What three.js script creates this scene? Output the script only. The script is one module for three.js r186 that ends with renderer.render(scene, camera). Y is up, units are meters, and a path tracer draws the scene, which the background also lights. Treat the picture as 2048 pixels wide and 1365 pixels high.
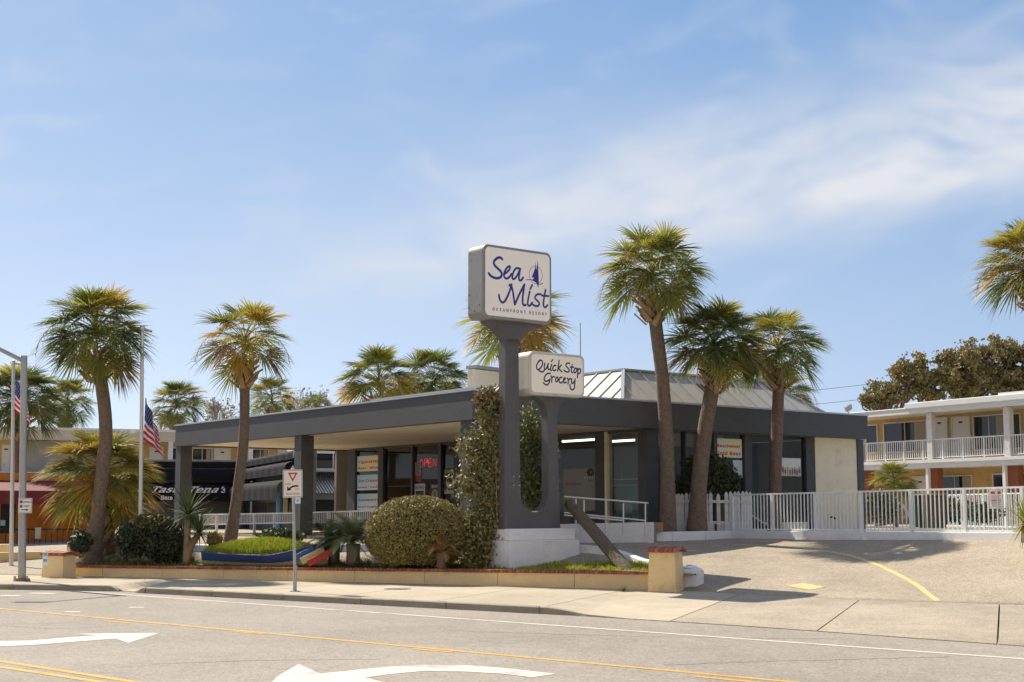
import * as THREE from 'three';
import { mergeGeometries } from 'three/addons/utils/BufferGeometryUtils.js';
import { RoundedBoxGeometry } from 'three/addons/geometries/RoundedBoxGeometry.js';
import { RectAreaLightUniformsLib } from 'three/addons/lights/RectAreaLightUniformsLib.js';
import { createNoise2D, createNoise3D } from 'simplex-noise';

// ---------------------------------------------------------------- camera, sky, sun, exposure
const EYE = 1.85, F = 2731, PITCH = Math.atan(F / 25000), PCX = 1024, PCY = 724;
const scene = new THREE.Scene();
const camera = new THREE.PerspectiveCamera(2 * Math.atan(682.5 / F) * 180 / Math.PI, 2048 / 1365, 0.1, 2000);
camera.position.set(0, EYE, 0);
camera.rotation.set(PITCH, 0, 0);
camera.setViewOffset(2048, 1365, 0, -(PCY - 682.5), 2048, 1365);
const renderer = new THREE.WebGLRenderer({ antialias: true });
renderer.setSize(1024, 682);
renderer.toneMapping = THREE.LinearToneMapping;
renderer.toneMappingExposure = 1.72;
renderer.shadowMap.enabled = true;
RectAreaLightUniformsLib.init();

const SUN = new THREE.Vector3(-0.70, 1.06, -0.714).normalize();
const sun = new THREE.DirectionalLight(new THREE.Color().setRGB(1, 0.91, 0.76), 4.4);
sun.position.copy(SUN).multiplyScalar(120).add(new THREE.Vector3(0, 0, -35));
sun.target.position.set(0, 0, -35);
sun.castShadow = true;
sun.shadow.mapSize.set(4096, 4096);
Object.assign(sun.shadow.camera, { left: -60, right: 60, top: 60, bottom: -60, near: 1, far: 300 });
scene.add(sun, sun.target);

function rng(seed) { let a = seed >>> 0; return () => { a = (a + 0x6d2b79f5) | 0; let t = Math.imul(a ^ (a >>> 15), 1 | a); t = (t + Math.imul(t ^ (t >>> 7), 61 | t)) ^ t; return ((t ^ (t >>> 14)) >>> 0) / 4294967296; }; }
const clamp = (v, a = 0, b = 1) => Math.min(b, Math.max(a, v));
const lerp = (a, b, t) => a + (b - a) * t;
const smooth = (a, b, v) => { const t = clamp((v - a) / (b - a)); return t * t * (3 - 2 * t); };
const n2 = createNoise2D(rng(7)), n3 = createNoise3D(rng(11));
const fbm2 = (x, y, o = 4) => { let s = 0, a = 0.5; for (let i = 0; i < o; i++) { s += a * n2(x, y); x = x * 2.03 + 5.1; y = y * 2.03 - 3.7; a *= 0.5; } return s; };
const fbm3 = (x, y, z, o = 4) => { let s = 0, a = 0.5; for (let i = 0; i < o; i++) { s += a * n3(x, y, z); x = x * 2.03 + 5.1; y = y * 2.03 - 3.7; z = z * 2.03 + 1.3; a *= 0.5; } return s; };

(function makeSky() {                                   // air and thin cirrus only
  const W = 2048, H = 1024, d = new Float32Array(W * H * 4);
  for (let j = 0; j < H; j++) {
    const el = ((j + 0.5) / H - 0.5) * Math.PI, ce = Math.cos(el), y = Math.sin(el), e = el * 180 / Math.PI;
    for (let i = 0; i < W; i++) {
      const th = ((i + 0.5) / W - 0.5) * 2 * Math.PI, x = Math.cos(th) * ce, z = Math.sin(th) * ce;
      const up = Math.max(0, y), az = Math.atan2(x, -z) * 180 / Math.PI;
      const t = Math.pow(up, 0.5), c = Math.max(0, x * SUN.x + y * SUN.y + z * SUN.z);
      let r = Math.max(0.03, lerp(0.335, -0.1, t)), g = Math.max(0.1, lerp(0.415, 0.02, t)), b = lerp(0.51, 0.26, t);
      const haze = 0.10 * Math.pow(c, 2.5) + 0.15 * Math.pow(c, 12) + 0.42 * Math.pow(c, 1.5) * Math.exp(-Math.max(0, e) / 10);
      r += haze * 1.15; g += haze * 1.1; b += haze;
      if (e > -2) {
        const sx = az * 0.055, sy = e * 0.16;              // streaks, drawn out along the wind
        const w = fbm2(sx * 0.7 + 3, sy * 0.6 + 8, 3);
        const streak = fbm2(sx * 1.6 + sy * 0.9 + w * 1.3, sy * 2.2 - sx * 1.0 + w, 6);
        const puff = fbm2(sx * 3.2 + sy * 1.2 + 11, sy * 3.4 - sx * 1.5 + w * 2, 6);
        // the long bank low in the sky, sinking to the left
        const axis = 11.8 + (az - 4) * 0.17 + w * 1.2, dv = e - axis;
        const bank = smooth(-19, 9, az) * (1 - 0.5 * smooth(40, 90, az)) * (dv > 0 ? Math.exp(-dv * dv / 13) : Math.exp(-dv * dv / 3.2));
        let k = bank * clamp(0.9 + streak * 0.6 + puff * 0.35) * 0.92;
        k += clamp(streak * 1.1 - 0.08) * 0.34 * smooth(3, 12, e) * (0.45 + 0.55 * smooth(-0.2, 0.3, fbm2(sx * 0.9 + 20, sy * 0.9, 2))) + clamp(w) * 0.04;
        k += smooth(16, 50, e) * clamp(0.42 + streak * 0.5 + w * 0.4) * 0.75;         // veil thickened overhead, out of view, to add fill light
        k = clamp(k);
        r = lerp(r, 0.45, k); g = lerp(g, 0.465, k); b = lerp(b, 0.495, k);
      }
      if (y < 0) { r *= 0.6; g *= 0.55; b *= 0.5; }
      const o = (j * W + i) * 4;
      d[o] = r; d[o + 1] = g; d[o + 2] = b; d[o + 3] = 1;
    }
  }
  const t = new THREE.DataTexture(d, W, H, THREE.RGBAFormat, THREE.FloatType);
  t.mapping = THREE.EquirectangularReflectionMapping; t.magFilter = THREE.LinearFilter; t.minFilter = THREE.LinearFilter; t.needsUpdate = true;
  scene.background = t; scene.environment = t;
})();

// ---------------------------------------------------------------- helpers
const cp = Math.cos(PITCH), sp = Math.sin(PITCH);
function ray(px, py) { const x = (px - PCX) / F, y = -(py - PCY) / F; return new THREE.Vector3(x, y * cp + sp, y * sp - cp); }
function at(px, py, D) { const d = ray(px, py); return d.multiplyScalar(D / -d.z).add(new THREE.Vector3(0, EYE, 0)); }          // point at distance D down the view
function onY(px, py, h) { const d = ray(px, py); return d.multiplyScalar((h - EYE) / d.y).add(new THREE.Vector3(0, EYE, 0)); }    // point on a level surface
class Frame {                                                                                                             // a building's own axes: x along, z out of its face
  constructor(X, D, turn) { this.o = new THREE.Vector3(X, 0, -D); this.turn = turn; this.q = new THREE.Quaternion().setFromAxisAngle(new THREE.Vector3(0, 1, 0), turn); this.iq = this.q.clone().invert(); }
  loc(p) { return p.clone().sub(this.o).applyQuaternion(this.iq); }
  world(x, y, z) { return new THREE.Vector3(x, y, z).applyQuaternion(this.q).add(this.o); }
  hitZ(px, py, z) { const e = this.loc(new THREE.Vector3(0, EYE, 0)), d = ray(px, py).applyQuaternion(this.iq); return e.addScaledVector(d, (z - e.z) / d.z); }
  hitX(px, py, x) { const e = this.loc(new THREE.Vector3(0, EYE, 0)), d = ray(px, py).applyQuaternion(this.iq); return e.addScaledVector(d, (x - e.x) / d.x); }
}
const taken = new Map();
function numbered(n) { const k = taken.get(n) || 0; taken.set(n, k + 1); return k ? n + '_' + String(k).padStart(3, '0') : n; }
function shade(o) { o.castShadow = o.receiveShadow = true; return o; }
function mesh(name, geo, mat, parent) { const m = shade(new THREE.Mesh(geo, mat)); m.name = name; if (parent) parent.add(m); return m; }
function thing(name, label, category, group, frame) { const g = new THREE.Group(); g.name = numbered(name); g.userData = { label, category }; if (group) g.userData.group = group; if (frame) { g.position.copy(frame.o); g.rotation.y = frame.turn; } scene.add(g); return g; }
function single(name, geo, mat, label, category, group) { const m = mesh(numbered(name), geo, mat, scene); m.userData = { label, category }; if (group) m.userData.group = group; return m; }
function struct(name, geo, mat) { const m = geo ? mesh(numbered(name), geo, mat, scene) : new THREE.Group(); if (!geo) { m.name = numbered(name); scene.add(m); } m.userData = { kind: 'structure' }; return m; }
function metreUV(g) {                                  // uv in metres from the face a vertex lies on
  if (g.index) g = g.toNonIndexed();
  const p = g.attributes.position, n = p.count, uv = new Float32Array(n * 2), a = new THREE.Vector3(), b = new THREE.Vector3(), c = new THREE.Vector3(), nn = new THREE.Vector3();
  for (let i = 0; i < n; i += 3) {
    a.fromBufferAttribute(p, i); b.fromBufferAttribute(p, i + 1); c.fromBufferAttribute(p, i + 2);
    nn.copy(b).sub(a).cross(c.clone().sub(a)); const X = Math.abs(nn.x), Y = Math.abs(nn.y), Z = Math.abs(nn.z);
    [a, b, c].forEach((v, k) => { const u = Y >= X && Y >= Z ? [v.x, v.z] : X >= Z ? [v.z, v.y] : [v.x, v.y]; uv[(i + k) * 2] = u[0]; uv[(i + k) * 2 + 1] = u[1]; });
  }
  g.setAttribute('uv', new THREE.BufferAttribute(uv, 2)); return g;
}
const flatN = (g) => { g = metreUV(g); g.computeVertexNormals(); return g; };
const boxes = new Map();
function boxG(w, h, d, bevel = 0) {
  const k = [w, h, d, bevel].map((v) => v.toFixed(4)).join();
  if (!boxes.has(k)) boxes.set(k, metreUV(bevel ? new RoundedBoxGeometry(w, h, d, 1, bevel) : new THREE.BoxGeometry(w, h, d)));
  return boxes.get(k);
}
function box(name, mat, parent, x0, x1, y0, y1, z0, z1, bevel = 0) { const m = mesh(name, boxG(Math.abs(x1 - x0), Math.abs(y1 - y0), Math.abs(z1 - z0), bevel), mat, parent); m.position.set((x0 + x1) / 2, (y0 + y1) / 2, (z0 + z1) / 2); return m; }
function bar(name, mat, parent, a, b, w, h = w, bevel = 0) {      // a rail of section w (across) x h (up) from a to b
  const L = a.distanceTo(b), m = mesh(name, boxG(L, h, w, bevel), mat, parent);
  m.position.copy(a).add(b).multiplyScalar(0.5);
  const x = b.clone().sub(a).normalize(), z = new THREE.Vector3().crossVectors(x, new THREE.Vector3(0, 1, 0)); if (z.lengthSq() < 1e-6) z.set(0, 0, 1); z.normalize();
  m.quaternion.setFromRotationMatrix(new THREE.Matrix4().makeBasis(x, new THREE.Vector3().crossVectors(z, x), z)); return m;
}
function geoFrom(pos, idx, uv, col) {
  const g = new THREE.BufferGeometry(); g.setAttribute('position', new THREE.Float32BufferAttribute(pos, 3));
  if (uv) g.setAttribute('uv', new THREE.Float32BufferAttribute(uv, 2)); if (col) g.setAttribute('color', new THREE.Float32BufferAttribute(col, 3));
  if (idx) g.setIndex(idx); g.computeVertexNormals(); return g;
}
function limb(pts, radii, sides = 8, steps = 12, capped = true) {   // a tapered tube through points
  const curve = new THREE.CatmullRomCurve3(pts), fr = curve.computeFrenetFrames(steps, false), pos = [], uv = [], idx = [], L = curve.getLength(), p = new THREE.Vector3();
  for (let i = 0; i <= steps; i++) {
    const t = i / steps; curve.getPointAt(t, p); const f = t * (radii.length - 1), k = Math.min(radii.length - 2, Math.floor(f)), r = lerp(radii[k], radii[k + 1], f - k);
    for (let j = 0; j <= sides; j++) { const a = j / sides * Math.PI * 2, c = Math.cos(a) * r, s = Math.sin(a) * r, N = fr.normals[i], B = fr.binormals[i]; pos.push(p.x + N.x * c + B.x * s, p.y + N.y * c + B.y * s, p.z + N.z * c + B.z * s); uv.push(j / sides * 1.2, t * L); }
  }
  for (let i = 0; i < steps; i++) for (let j = 0; j < sides; j++) { const a = i * (sides + 1) + j, b = a + sides + 1; idx.push(a, a + 1, b, b, a + 1, b + 1); }
  if (capped) for (const [i, fl] of [[0, 1], [steps, 0]]) { curve.getPointAt(i / steps, p); const c = pos.length / 3; pos.push(p.x, p.y, p.z); uv.push(0.5, 0); for (let j = 0; j < sides; j++) { const a = i * (sides + 1) + j; fl ? idx.push(c, a + 1, a) : idx.push(c, a, a + 1); } }
  return geoFrom(pos, idx, uv);
}
function prism(P, top, bottom) {                       // a slab over the outline P = [[x, z], ...]; top and bottom are heights or one per corner
  const T = (i) => Array.isArray(top) ? top[i] : top, Bt = (i) => Array.isArray(bottom) ? bottom[i] : bottom, n = P.length, pos = [], tri = THREE.ShapeUtils.triangulateShape(P.map((p) => new THREE.Vector2(p[0], p[1])), []);
  const put = (i, y) => pos.push(P[i][0], y, P[i][1]);
  const ccw = THREE.ShapeUtils.area(P.map((p) => new THREE.Vector2(p[0], p[1]))) > 0;
  for (const [a, b, c] of tri) { if (ccw) { put(a, T(a)); put(c, T(c)); put(b, T(b)); put(a, Bt(a)); put(b, Bt(b)); put(c, Bt(c)); } else { put(a, T(a)); put(b, T(b)); put(c, T(c)); put(a, Bt(a)); put(c, Bt(c)); put(b, Bt(b)); } }
  for (let i = 0; i < n; i++) { const j = (i + 1) % n, q = ccw ? [i, j] : [j, i]; put(q[0], Bt(q[0])); put(q[0], T(q[0])); put(q[1], T(q[1])); put(q[0], Bt(q[0])); put(q[1], T(q[1])); put(q[1], Bt(q[1])); }
  return metreUV(geoFrom(pos));
}

// ---------------------------------------------------------------- textures and materials
const s2l = (v) => v <= 0.04045 ? v / 12.92 : Math.pow((v + 0.055) / 1.055, 2.4), l2s = (v) => v <= 0.0031308 ? v * 12.92 : 1.055 * Math.pow(v, 1 / 2.4) - 0.055;
function lattice(n, cells, seed) {                      // tiling smooth noise, -1..1
  const r = rng(seed), g = new Float32Array(cells * cells).map(() => r() * 2 - 1), o = new Float32Array(n * n);
  for (let j = 0; j < n; j++) { const v = j / n * cells, y0 = Math.floor(v), fy = v - y0, sy = fy * fy * (3 - 2 * fy), r0 = (y0 % cells) * cells, r1 = ((y0 + 1) % cells) * cells;
    for (let i = 0; i < n; i++) { const u = i / n * cells, x0 = Math.floor(u), fx = u - x0, sx = fx * fx * (3 - 2 * fx), a = x0 % cells, b = (x0 + 1) % cells;
      o[j * n + i] = lerp(lerp(g[r0 + a], g[r0 + b], sx), lerp(g[r1 + a], g[r1 + b], sx), sy); } }
  return o;
}
function tex(n, fn, srgb = true) {                      // fn(k, i, j) -> linear colour
  const d = new Uint8Array(n * n * 4);
  for (let j = 0; j < n; j++) for (let i = 0; i < n; i++) { const k = j * n + i, c = fn(k, i, j); for (let m = 0; m < 3; m++) d[k * 4 + m] = clamp(srgb ? l2s(c[m]) : c[m]) * 255; d[k * 4 + 3] = 255; }
  const t = new THREE.DataTexture(d, n, n, THREE.RGBAFormat); t.wrapS = t.wrapT = THREE.RepeatWrapping; t.magFilter = THREE.LinearFilter; t.minFilter = THREE.LinearMipmapLinearFilter; t.generateMipmaps = true; if (srgb) t.colorSpace = THREE.SRGBColorSpace; t.needsUpdate = true; return t;
}
const rep = (t, m) => { const c = t.clone(); c.repeat.set(1 / m, 1 / m); c.needsUpdate = true; return c; };
function mixed(n, cells, amps, seed) { const o = new Float32Array(n * n); cells.forEach((c, q) => { const l = lattice(n, c, seed + q * 17); for (let k = 0; k < o.length; k++) o[k] += l[k] * amps[q]; }); return o; }
const roadN = mixed(2048, [4, 11, 40, 160, 620, 1024], [0.10, 0.07, 0.05, 0.06, 0.22, 0.26], 5);
const crack = (() => { const o = new Uint8Array(2048 * 2048), r = rng(90); for (let c = 0; c < 16; c++) { let x = r() * 2048, y = r() * 2048, a = r() * 6.28; const L = 200 + r() * 700; for (let s = 0; s < L; s++) { a += (r() - 0.5) * 0.5; x += Math.cos(a); y += Math.sin(a); const xi = ((x | 0) + 2048) & 2047, yi = ((y | 0) + 2048) & 2047; o[yi * 2048 + xi] = 1; o[yi * 2048 + ((xi + 1) & 2047)] = 1; } } return o; })();
const sparkR = rng(44);
const roadTex = tex(2048, (k) => { const v = 1 + roadN[k], s = sparkR() > 0.9996 ? 1.35 : 1; return [0.262 * v * s, 0.231 * v * s, 0.193 * v * s]; });
const lotTex = tex(2048, (k) => { const v = (1 + roadN[k] * 1.35) * (crack[k] ? 0.5 : 1); return [0.315 * v, 0.262 * v, 0.195 * v]; });
const concN = mixed(1024, [3, 9, 33, 120, 512], [0.10, 0.07, 0.05, 0.05, 0.09], 31);
const concTex = tex(1024, (k) => { const v = 1 + concN[k]; return [0.40 * v, 0.34 * v, 0.25 * v]; });
const grainN = mixed(512, [3, 8, 24, 90, 256], [0.16, 0.12, 0.10, 0.10, 0.12], 61);
const grainTex = tex(512, (k) => { const v = 0.86 + grainN[k] * 0.55; return [v, v, v * 0.99]; });
const finePlain = tex(512, (k) => { const v = 0.93 + grainN[k] * 0.2; return [v, v, v]; });
const bumpTex = tex(512, (k) => { const v = 0.5 + grainN[k]; return [v, v, v]; }, false);
const stainN = mixed(512, [2, 5, 12, 40, 128], [0.35, 0.35, 0.25, 0.18, 0.1], 83);
const stainTex = tex(512, (k) => { const m = smooth(0.1, 0.75, stainN[k]) * 0.24, v = 0.95 + grainN[k] * 0.22; return [v * (1 - m), v * (1 - m * 1.1), v * (1 - m * 1.25)]; });
const wornTex = tex(512, (k) => { const m = smooth(0.02, 0.3, grainN[k] + stainN[k] * 0.25), v = 0.97 + grainN[k] * 0.3; return [v * (1 - m * 0.45), v * (1 - m * 0.42), v * (1 - m * 0.3)]; });
const barkN = (() => { const o = new Float32Array(512 * 512), a = lattice(512, 64, 3), b = lattice(512, 12, 4); for (let j = 0; j < 512; j++) for (let i = 0; i < 512; i++) { const k = j * 512 + i; o[k] = 0.28 * Math.sin(j / 512 * Math.PI * 2 * 14 + b[k] * 4.5) + 0.7 * a[k] + 0.45 * b[k]; } return o; })();
const barkTex = tex(512, (k) => { const v = 1 + barkN[k] * 0.33; return [0.175 * v, 0.125 * v, 0.092 * v]; });
const barkBump = tex(512, (k) => { const v = 0.5 + barkN[k] * 0.33; return [v, v, v]; }, false);

const C = (r, g, b) => new THREE.Color().setRGB(r, g, b);
function M(r, g, b, rough = 0.8, o = {}) { return new THREE.MeshPhysicalMaterial({ color: C(r, g, b), roughness: rough, ...o }); }
const grained = (r, g, b, rough = 0.85, m = 1.6, o = {}) => M(r / 0.86, g / 0.86, b / 0.86, rough, { map: rep(grainTex, m), bumpMap: rep(bumpTex, m * 0.4), bumpScale: 0.004, ...o });
const stained = (r, g, b, rough = 0.8, m = 2.2, o = {}) => M(r, g, b, rough, { map: rep(stainTex, m), bumpMap: rep(bumpTex, 0.7), bumpScale: 0.004, ...o });
const mat = {
  road: new THREE.MeshStandardMaterial({ map: rep(roadTex, 14), roughness: 0.93 }),
  lot: new THREE.MeshStandardMaterial({ map: rep(lotTex, 11), roughness: 0.95 }),
  walk: new THREE.MeshStandardMaterial({ map: rep(concTex, 6), bumpMap: rep(bumpTex, 1), bumpScale: 0.003, roughness: 0.92 }),
  kerb: grained(0.27, 0.235, 0.185, 0.9, 1.3),
  apron: new THREE.MeshStandardMaterial({ color: C(1.06, 1.08, 1.1), map: rep(lotTex, 7), roughness: 0.94 }),
  white: M(0.62, 0.56, 0.475, 0.8, { map: rep(wornTex, 2.3) }), yellow: M(0.64, 0.34, 0.05, 0.8, { map: rep(wornTex, 1.7) }), sand: M(0.60, 0.47, 0.19, 0.8, { map: rep(wornTex, 1.9) }),
  charcoal: stained(0.083, 0.086, 0.092, 0.75, 3.2), charcoalSmooth: M(0.06, 0.062, 0.07, 0.5),
  flash: M(0.42, 0.46, 0.50, 0.45, { metalness: 0.3 }),
  soffit: stained(0.88, 0.79, 0.63, 0.85, 3.5), cream: stained(0.87, 0.78, 0.58, 0.85, 3.5), tan: stained(0.84, 0.62, 0.33, 0.9, 1.6),
  plaster: stained(0.82, 0.81, 0.82, 0.8, 1.8), paint: stained(0.74, 0.73, 0.71, 0.6, 1.6), whiteMetal: M(0.78, 0.77, 0.74, 0.45),
  brick: [[0.30, 0.085, 0.055], [0.34, 0.11, 0.07], [0.25, 0.075, 0.055], [0.38, 0.15, 0.10]].map((c) => grained(...c, 0.85, 0.4)),
  metal: M(0.40, 0.40, 0.39, 0.45, { metalness: 0.5 }), alu: M(0.62, 0.62, 0.6, 0.4, { metalness: 0.6 }),
  rib: M(0.46, 0.43, 0.37, 0.6, { map: rep(stainTex, 2.5) }),
  glass: new THREE.MeshPhysicalMaterial({ color: C(0.55, 0.58, 0.57), roughness: 0.02, transmission: 1, thickness: 0, ior: 1.45, specularIntensity: 0.5 }),
  darkGlass: M(0.02, 0.023, 0.025, 0.05), inside: M(0.34, 0.31, 0.27, 0.8), insideDark: M(0.42, 0.39, 0.35, 0.9),
  soil: grained(0.16, 0.115, 0.075, 1, 0.8), bark: M(1, 1, 1, 0.95, { map: barkTex, bumpMap: barkBump, bumpScale: 0.02 }),
  black: M(0.012, 0.012, 0.014, 0.6), rubber: M(0.02, 0.02, 0.02, 0.8), wood: grained(0.30, 0.24, 0.18, 0.85, 0.6),
};
function canvasTex(w, h, draw) { const c = document.createElement('canvas'); c.width = w; c.height = h; const x = c.getContext('2d'); draw(x, w, h); const t = new THREE.CanvasTexture(c); t.colorSpace = THREE.SRGBColorSpace; t.anisotropy = 8; return t; }
const printed = (w, h, draw, rough = 0.5, o = {}) => M(1, 1, 1, rough, { map: canvasTex(w, h, draw), ...o });
function panel(name, m, parent, w, h, x, y, z, ry = 0) { const p = mesh(name, new THREE.PlaneGeometry(w, h), m, parent); p.position.set(x, y, z); p.rotation.y = ry; return p; }

let onLotF, bkF, soilF;
// ---------------------------------------------------------------- ground
// Edge of the roadway and the line where pavement meets planter and lot, both as depth over x.
const poly = (L) => (x) => { let i = 0; while (i < L.length - 2 && x > L[i + 1][0]) i++; const [a, b] = [L[i], L[i + 1]]; return a[1] + (b[1] - a[1]) * (x - a[0]) / (b[0] - a[0]); };
const pd = (px, py, y) => { const p = onY(px, py, y); return [p.x, -p.z]; };
const kerbLine = [pd(0, 1180, 0), pd(222, 1183.5, 0), pd(275, 1187, 0), pd(700, 1209, 0), pd(1160, 1233, 0), pd(1523, 1256, 0), pd(2048, 1294, 0)], kerbD = poly(kerbLine);
const backLine = [pd(90, 1152, 0.13), pd(700, 1165.5, 0.13), pd(1340, 1182, 0.13), pd(1700, 1200, 0.14), pd(2048, 1211, 0.14)], backD = poly(backLine);
function lotH(x, D) {
  const q = (D - backD(x)) * 0.9, k = smooth(1.5, 7, x), left = 1 - smooth(-13.5, -11.5, x);
  const fenceD = 39.6 - (x - 6.4) * 8.4 / 5.3, W = lerp(lerp(3.3, clamp((fenceD - backD(x)) * 0.9 - 0.4, 3, 9.6), k), 18, left), top = 1.0 + 0.08 * k + 0.1 * smooth(6, 11, x);
  return 0.135 + (top - 0.135) * clamp(q / W);
}
const road = struct('road', metreUV(new THREE.PlaneGeometry(700, 700).rotateX(-Math.PI / 2)), mat.road);
road.position.set(0, 0, -150);
{
  const xs = [], ts = []; for (let x = -140; x <= 140; x += Math.abs(x) < 22 ? 0.5 : 6) xs.push(x); for (let t = 0; t <= 260; t += t < 14 ? 0.4 : 12) ts.push(t);
  const pos = [], idx = [], uv = [];
  for (const x of xs) for (const t of ts) { const D = backD(x) + t; pos.push(x, lotH(x, D), -D); uv.push(x, D); }
  for (let i = 0; i < xs.length - 1; i++) for (let j = 0; j < ts.length - 1; j++) { const a = i * ts.length + j, b = a + ts.length; idx.push(a, b, a + 1, b, b + 1, a + 1); }
  const skirt = pos.length / 3; xs.forEach((x, i) => { pos.push(x, -0.2, -backD(x)); uv.push(x, 0); if (i) { const a = (i - 1) * ts.length, b = i * ts.length; idx.push(a, skirt + i - 1, b, b, skirt + i - 1, skirt + i); } });
  struct('parking_lot', geoFrom(pos, idx, uv), mat.lot);
}
{ // pavement slabs with open joints, the kerb stones in front of them and the sloping concrete apron
  const walk = struct('sidewalk'), joints = [];
  for (let x = -24; x < 14; x += 2.05) joints.push(x);
  const lean = 0.33, gap = 0.011, kw = 0.17;
  const kx = (x) => x, bx = (x) => x + lean * (backD(x + 1.2) - kerbD(x));        // joints run back square to the kerb
  const lip = (x) => x > 0.55 ? lerp(0.13, 0.012, smooth(0.55, 1.6, x)) : (x > -9.3 && x < -8.3 ? lerp(0.13, 0.015, Math.min(smooth(-9.3, -9.0, x), 1 - smooth(-8.6, -8.3, x))) : 0.13);
  joints.forEach((x, i) => {
    if (i === joints.length - 1) return; const x2 = joints[i + 1], P = [], T = [], N = 6;
    for (let k = 0; k <= N; k++) { const u = lerp(x + gap, x2 - gap, k / N); P.push([u, -(kerbD(u) + (u < 1 ? kw : 0))]); T.push(lip(u)); }
    for (let k = N; k >= 0; k--) { const u = lerp(bx(x) + gap, bx(x2) - gap, k / N); P.push([u, -(backD(u) - 0.004)]); T.push(u > 3 ? 0.14 : 0.13); }
    mesh('paving_slab', prism(P, T, -0.1), x > 0.9 ? mat.apron : mat.walk, walk);
  });
  const stones = []; for (let x = -24; x < 1.25; x += 1.75) stones.push([x, Math.min(x + 1.75, 1.55)]);
  const kerb = struct('kerb');
  for (const [a0, b0] of stones) for (const [a, b] of a0 < -9.2 && b0 > -9.2 ? [[a0, -9.05], [-8.55, Math.max(b0, -8.5)]] : a0 < -8.5 && a0 > -9.2 ? [[-8.45, b0]] : [[a0, b0]]) {
    const pos = [], idx = [], N = 8, prof = [[0, -0.05], [0.012, 0.8], [0.04, 1], [kw, 1], [kw, -0.05]];
    for (let k = 0; k <= N; k++) { const u = lerp(a + 0.006, b - 0.006, k / N), h = lip(u); for (const [o, y] of prof) pos.push(u, y < 0 ? -0.05 : y * h + 0.002, -(kerbD(u) + o)); }
    for (let k = 0; k < N; k++) for (let j = 0; j < 4; j++) { const p = k * 5 + j, q = p + 5; idx.push(p, q, p + 1, q, q + 1, p + 1); }
    idx.push(0, 1, 2, 0, 2, 3, 0, 3, 4); const e = N * 5; idx.push(e, e + 2, e + 1, e, e + 3, e + 2, e, e + 4, e + 3);
    mesh('kerb_stone', metreUV(geoFrom(pos, idx)), mat.kerb, kerb);
  }
  // manhole cover in the pavement
  const mc = onY(795, 1179, 0.13), mh = struct('manhole_cover', metreUV(new THREE.CylinderGeometry(0.3, 0.3, 0.02, 28)), grained(0.10, 0.09, 0.08, 0.7, 0.3)); mh.position.set(mc.x, 0.127, mc.z);
}
// painted markings, each a thin sheet on the road
function stripe(name, pts, w, m, y, parent, h = () => y) {             // along world points
  const pos = [], idx = [], uv = [], N = pts.length;
  pts.forEach((p, i) => { const a = pts[Math.max(0, i - 1)], b = pts[Math.min(N - 1, i + 1)], dx = b.x - a.x, dz = b.z - a.z, l = Math.hypot(dx, dz), ox = -dz / l * w / 2, oz = dx / l * w / 2; for (const s of [-1, 1]) { const X = p.x + s * ox, Z = p.z + s * oz; pos.push(X, h(X, -Z), Z); uv.push(X, Z); } });
  for (let i = 0; i < N - 1; i++) { const a = i * 2; idx.push(a, a + 1, a + 2, a + 1, a + 3, a + 2); }
  return mesh(name, geoFrom(pos, idx, uv), m, parent);
}
const local = (p) => new THREE.Vector3(p.x, p.y, p.z + 150);            // the road sheet's own axes
const gl = (px, py) => local(onY(px, py, 0.004));
function along(a, b, e0, e1) { const d = b.clone().sub(a); return [a.clone().addScaledVector(d, e0), b.clone().addScaledVector(d, e1)]; }
stripe('edge_line', along(gl(150, 1183), gl(2048, 1318.5), -1.5, 1), 0.115, mat.white, 0.004, road);
stripe('centre_line', along(gl(0, 1218), gl(1600, 1366), -1.6, 1), 0.105, mat.yellow, 0.004, road);
stripe('centre_line', along(gl(0, 1323), gl(283, 1367), -3, 2), 0.105, mat.yellow, 0.004, road);
stripe('centre_line', along(gl(0, 1334.5), gl(215, 1367), -3, 2), 0.105, mat.yellow, 0.004, road);
for (const [a, b, c, d] of [[205, 1242.5, 258, 1246.5], [828, 1298.5, 905, 1305], [470, 1264, 528, 1269], [1392, 1353.5, 1530, 1367]]) stripe('dash', [gl(a, b), gl(c, d)], 0.09, mat.yellow, 0.004, road);
for (const [a, b, c, d, w] of [[130, 1224.5, 160, 1224.5, 0.22], [258, 1215.5, 288, 1215.5, 0.22], [0, 1192, 40, 1192, 0.3], [60, 1187, 110, 1188, 0.25]]) stripe('paint_patch', [gl(a, b), gl(c, d)], w, mat.white, 0.005, road);
function flat(name, pix, m, parent, y = 0.004) { const pts = pix.map(([a, b]) => gl(a, b)), V2 = pts.map((p) => new THREE.Vector2(p.x, p.z)), tri = THREE.ShapeUtils.triangulateShape(V2, []), pos = pts.flatMap((p) => [p.x, y, p.z]), uv = V2.flatMap((v) => [v.x, v.y]); const g = geoFrom(pos, tri.flatMap(([a, b, c]) => { const A = V2[a], B = V2[b], D = V2[c]; return (B.x - A.x) * (D.y - A.y) - (B.y - A.y) * (D.x - A.x) > 0 ? [a, c, b] : [a, b, c]; }), uv); return mesh(name, g, m, parent); }
flat('turn_arrow', [[-60, 1280], [0, 1283], [60, 1282], [120, 1277], [195, 1271.5], [150, 1268.5], [320, 1266.5], [256, 1286.5], [231, 1278], [150, 1284], [60, 1291], [0, 1293], [-60, 1290]], mat.white, road);
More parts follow.
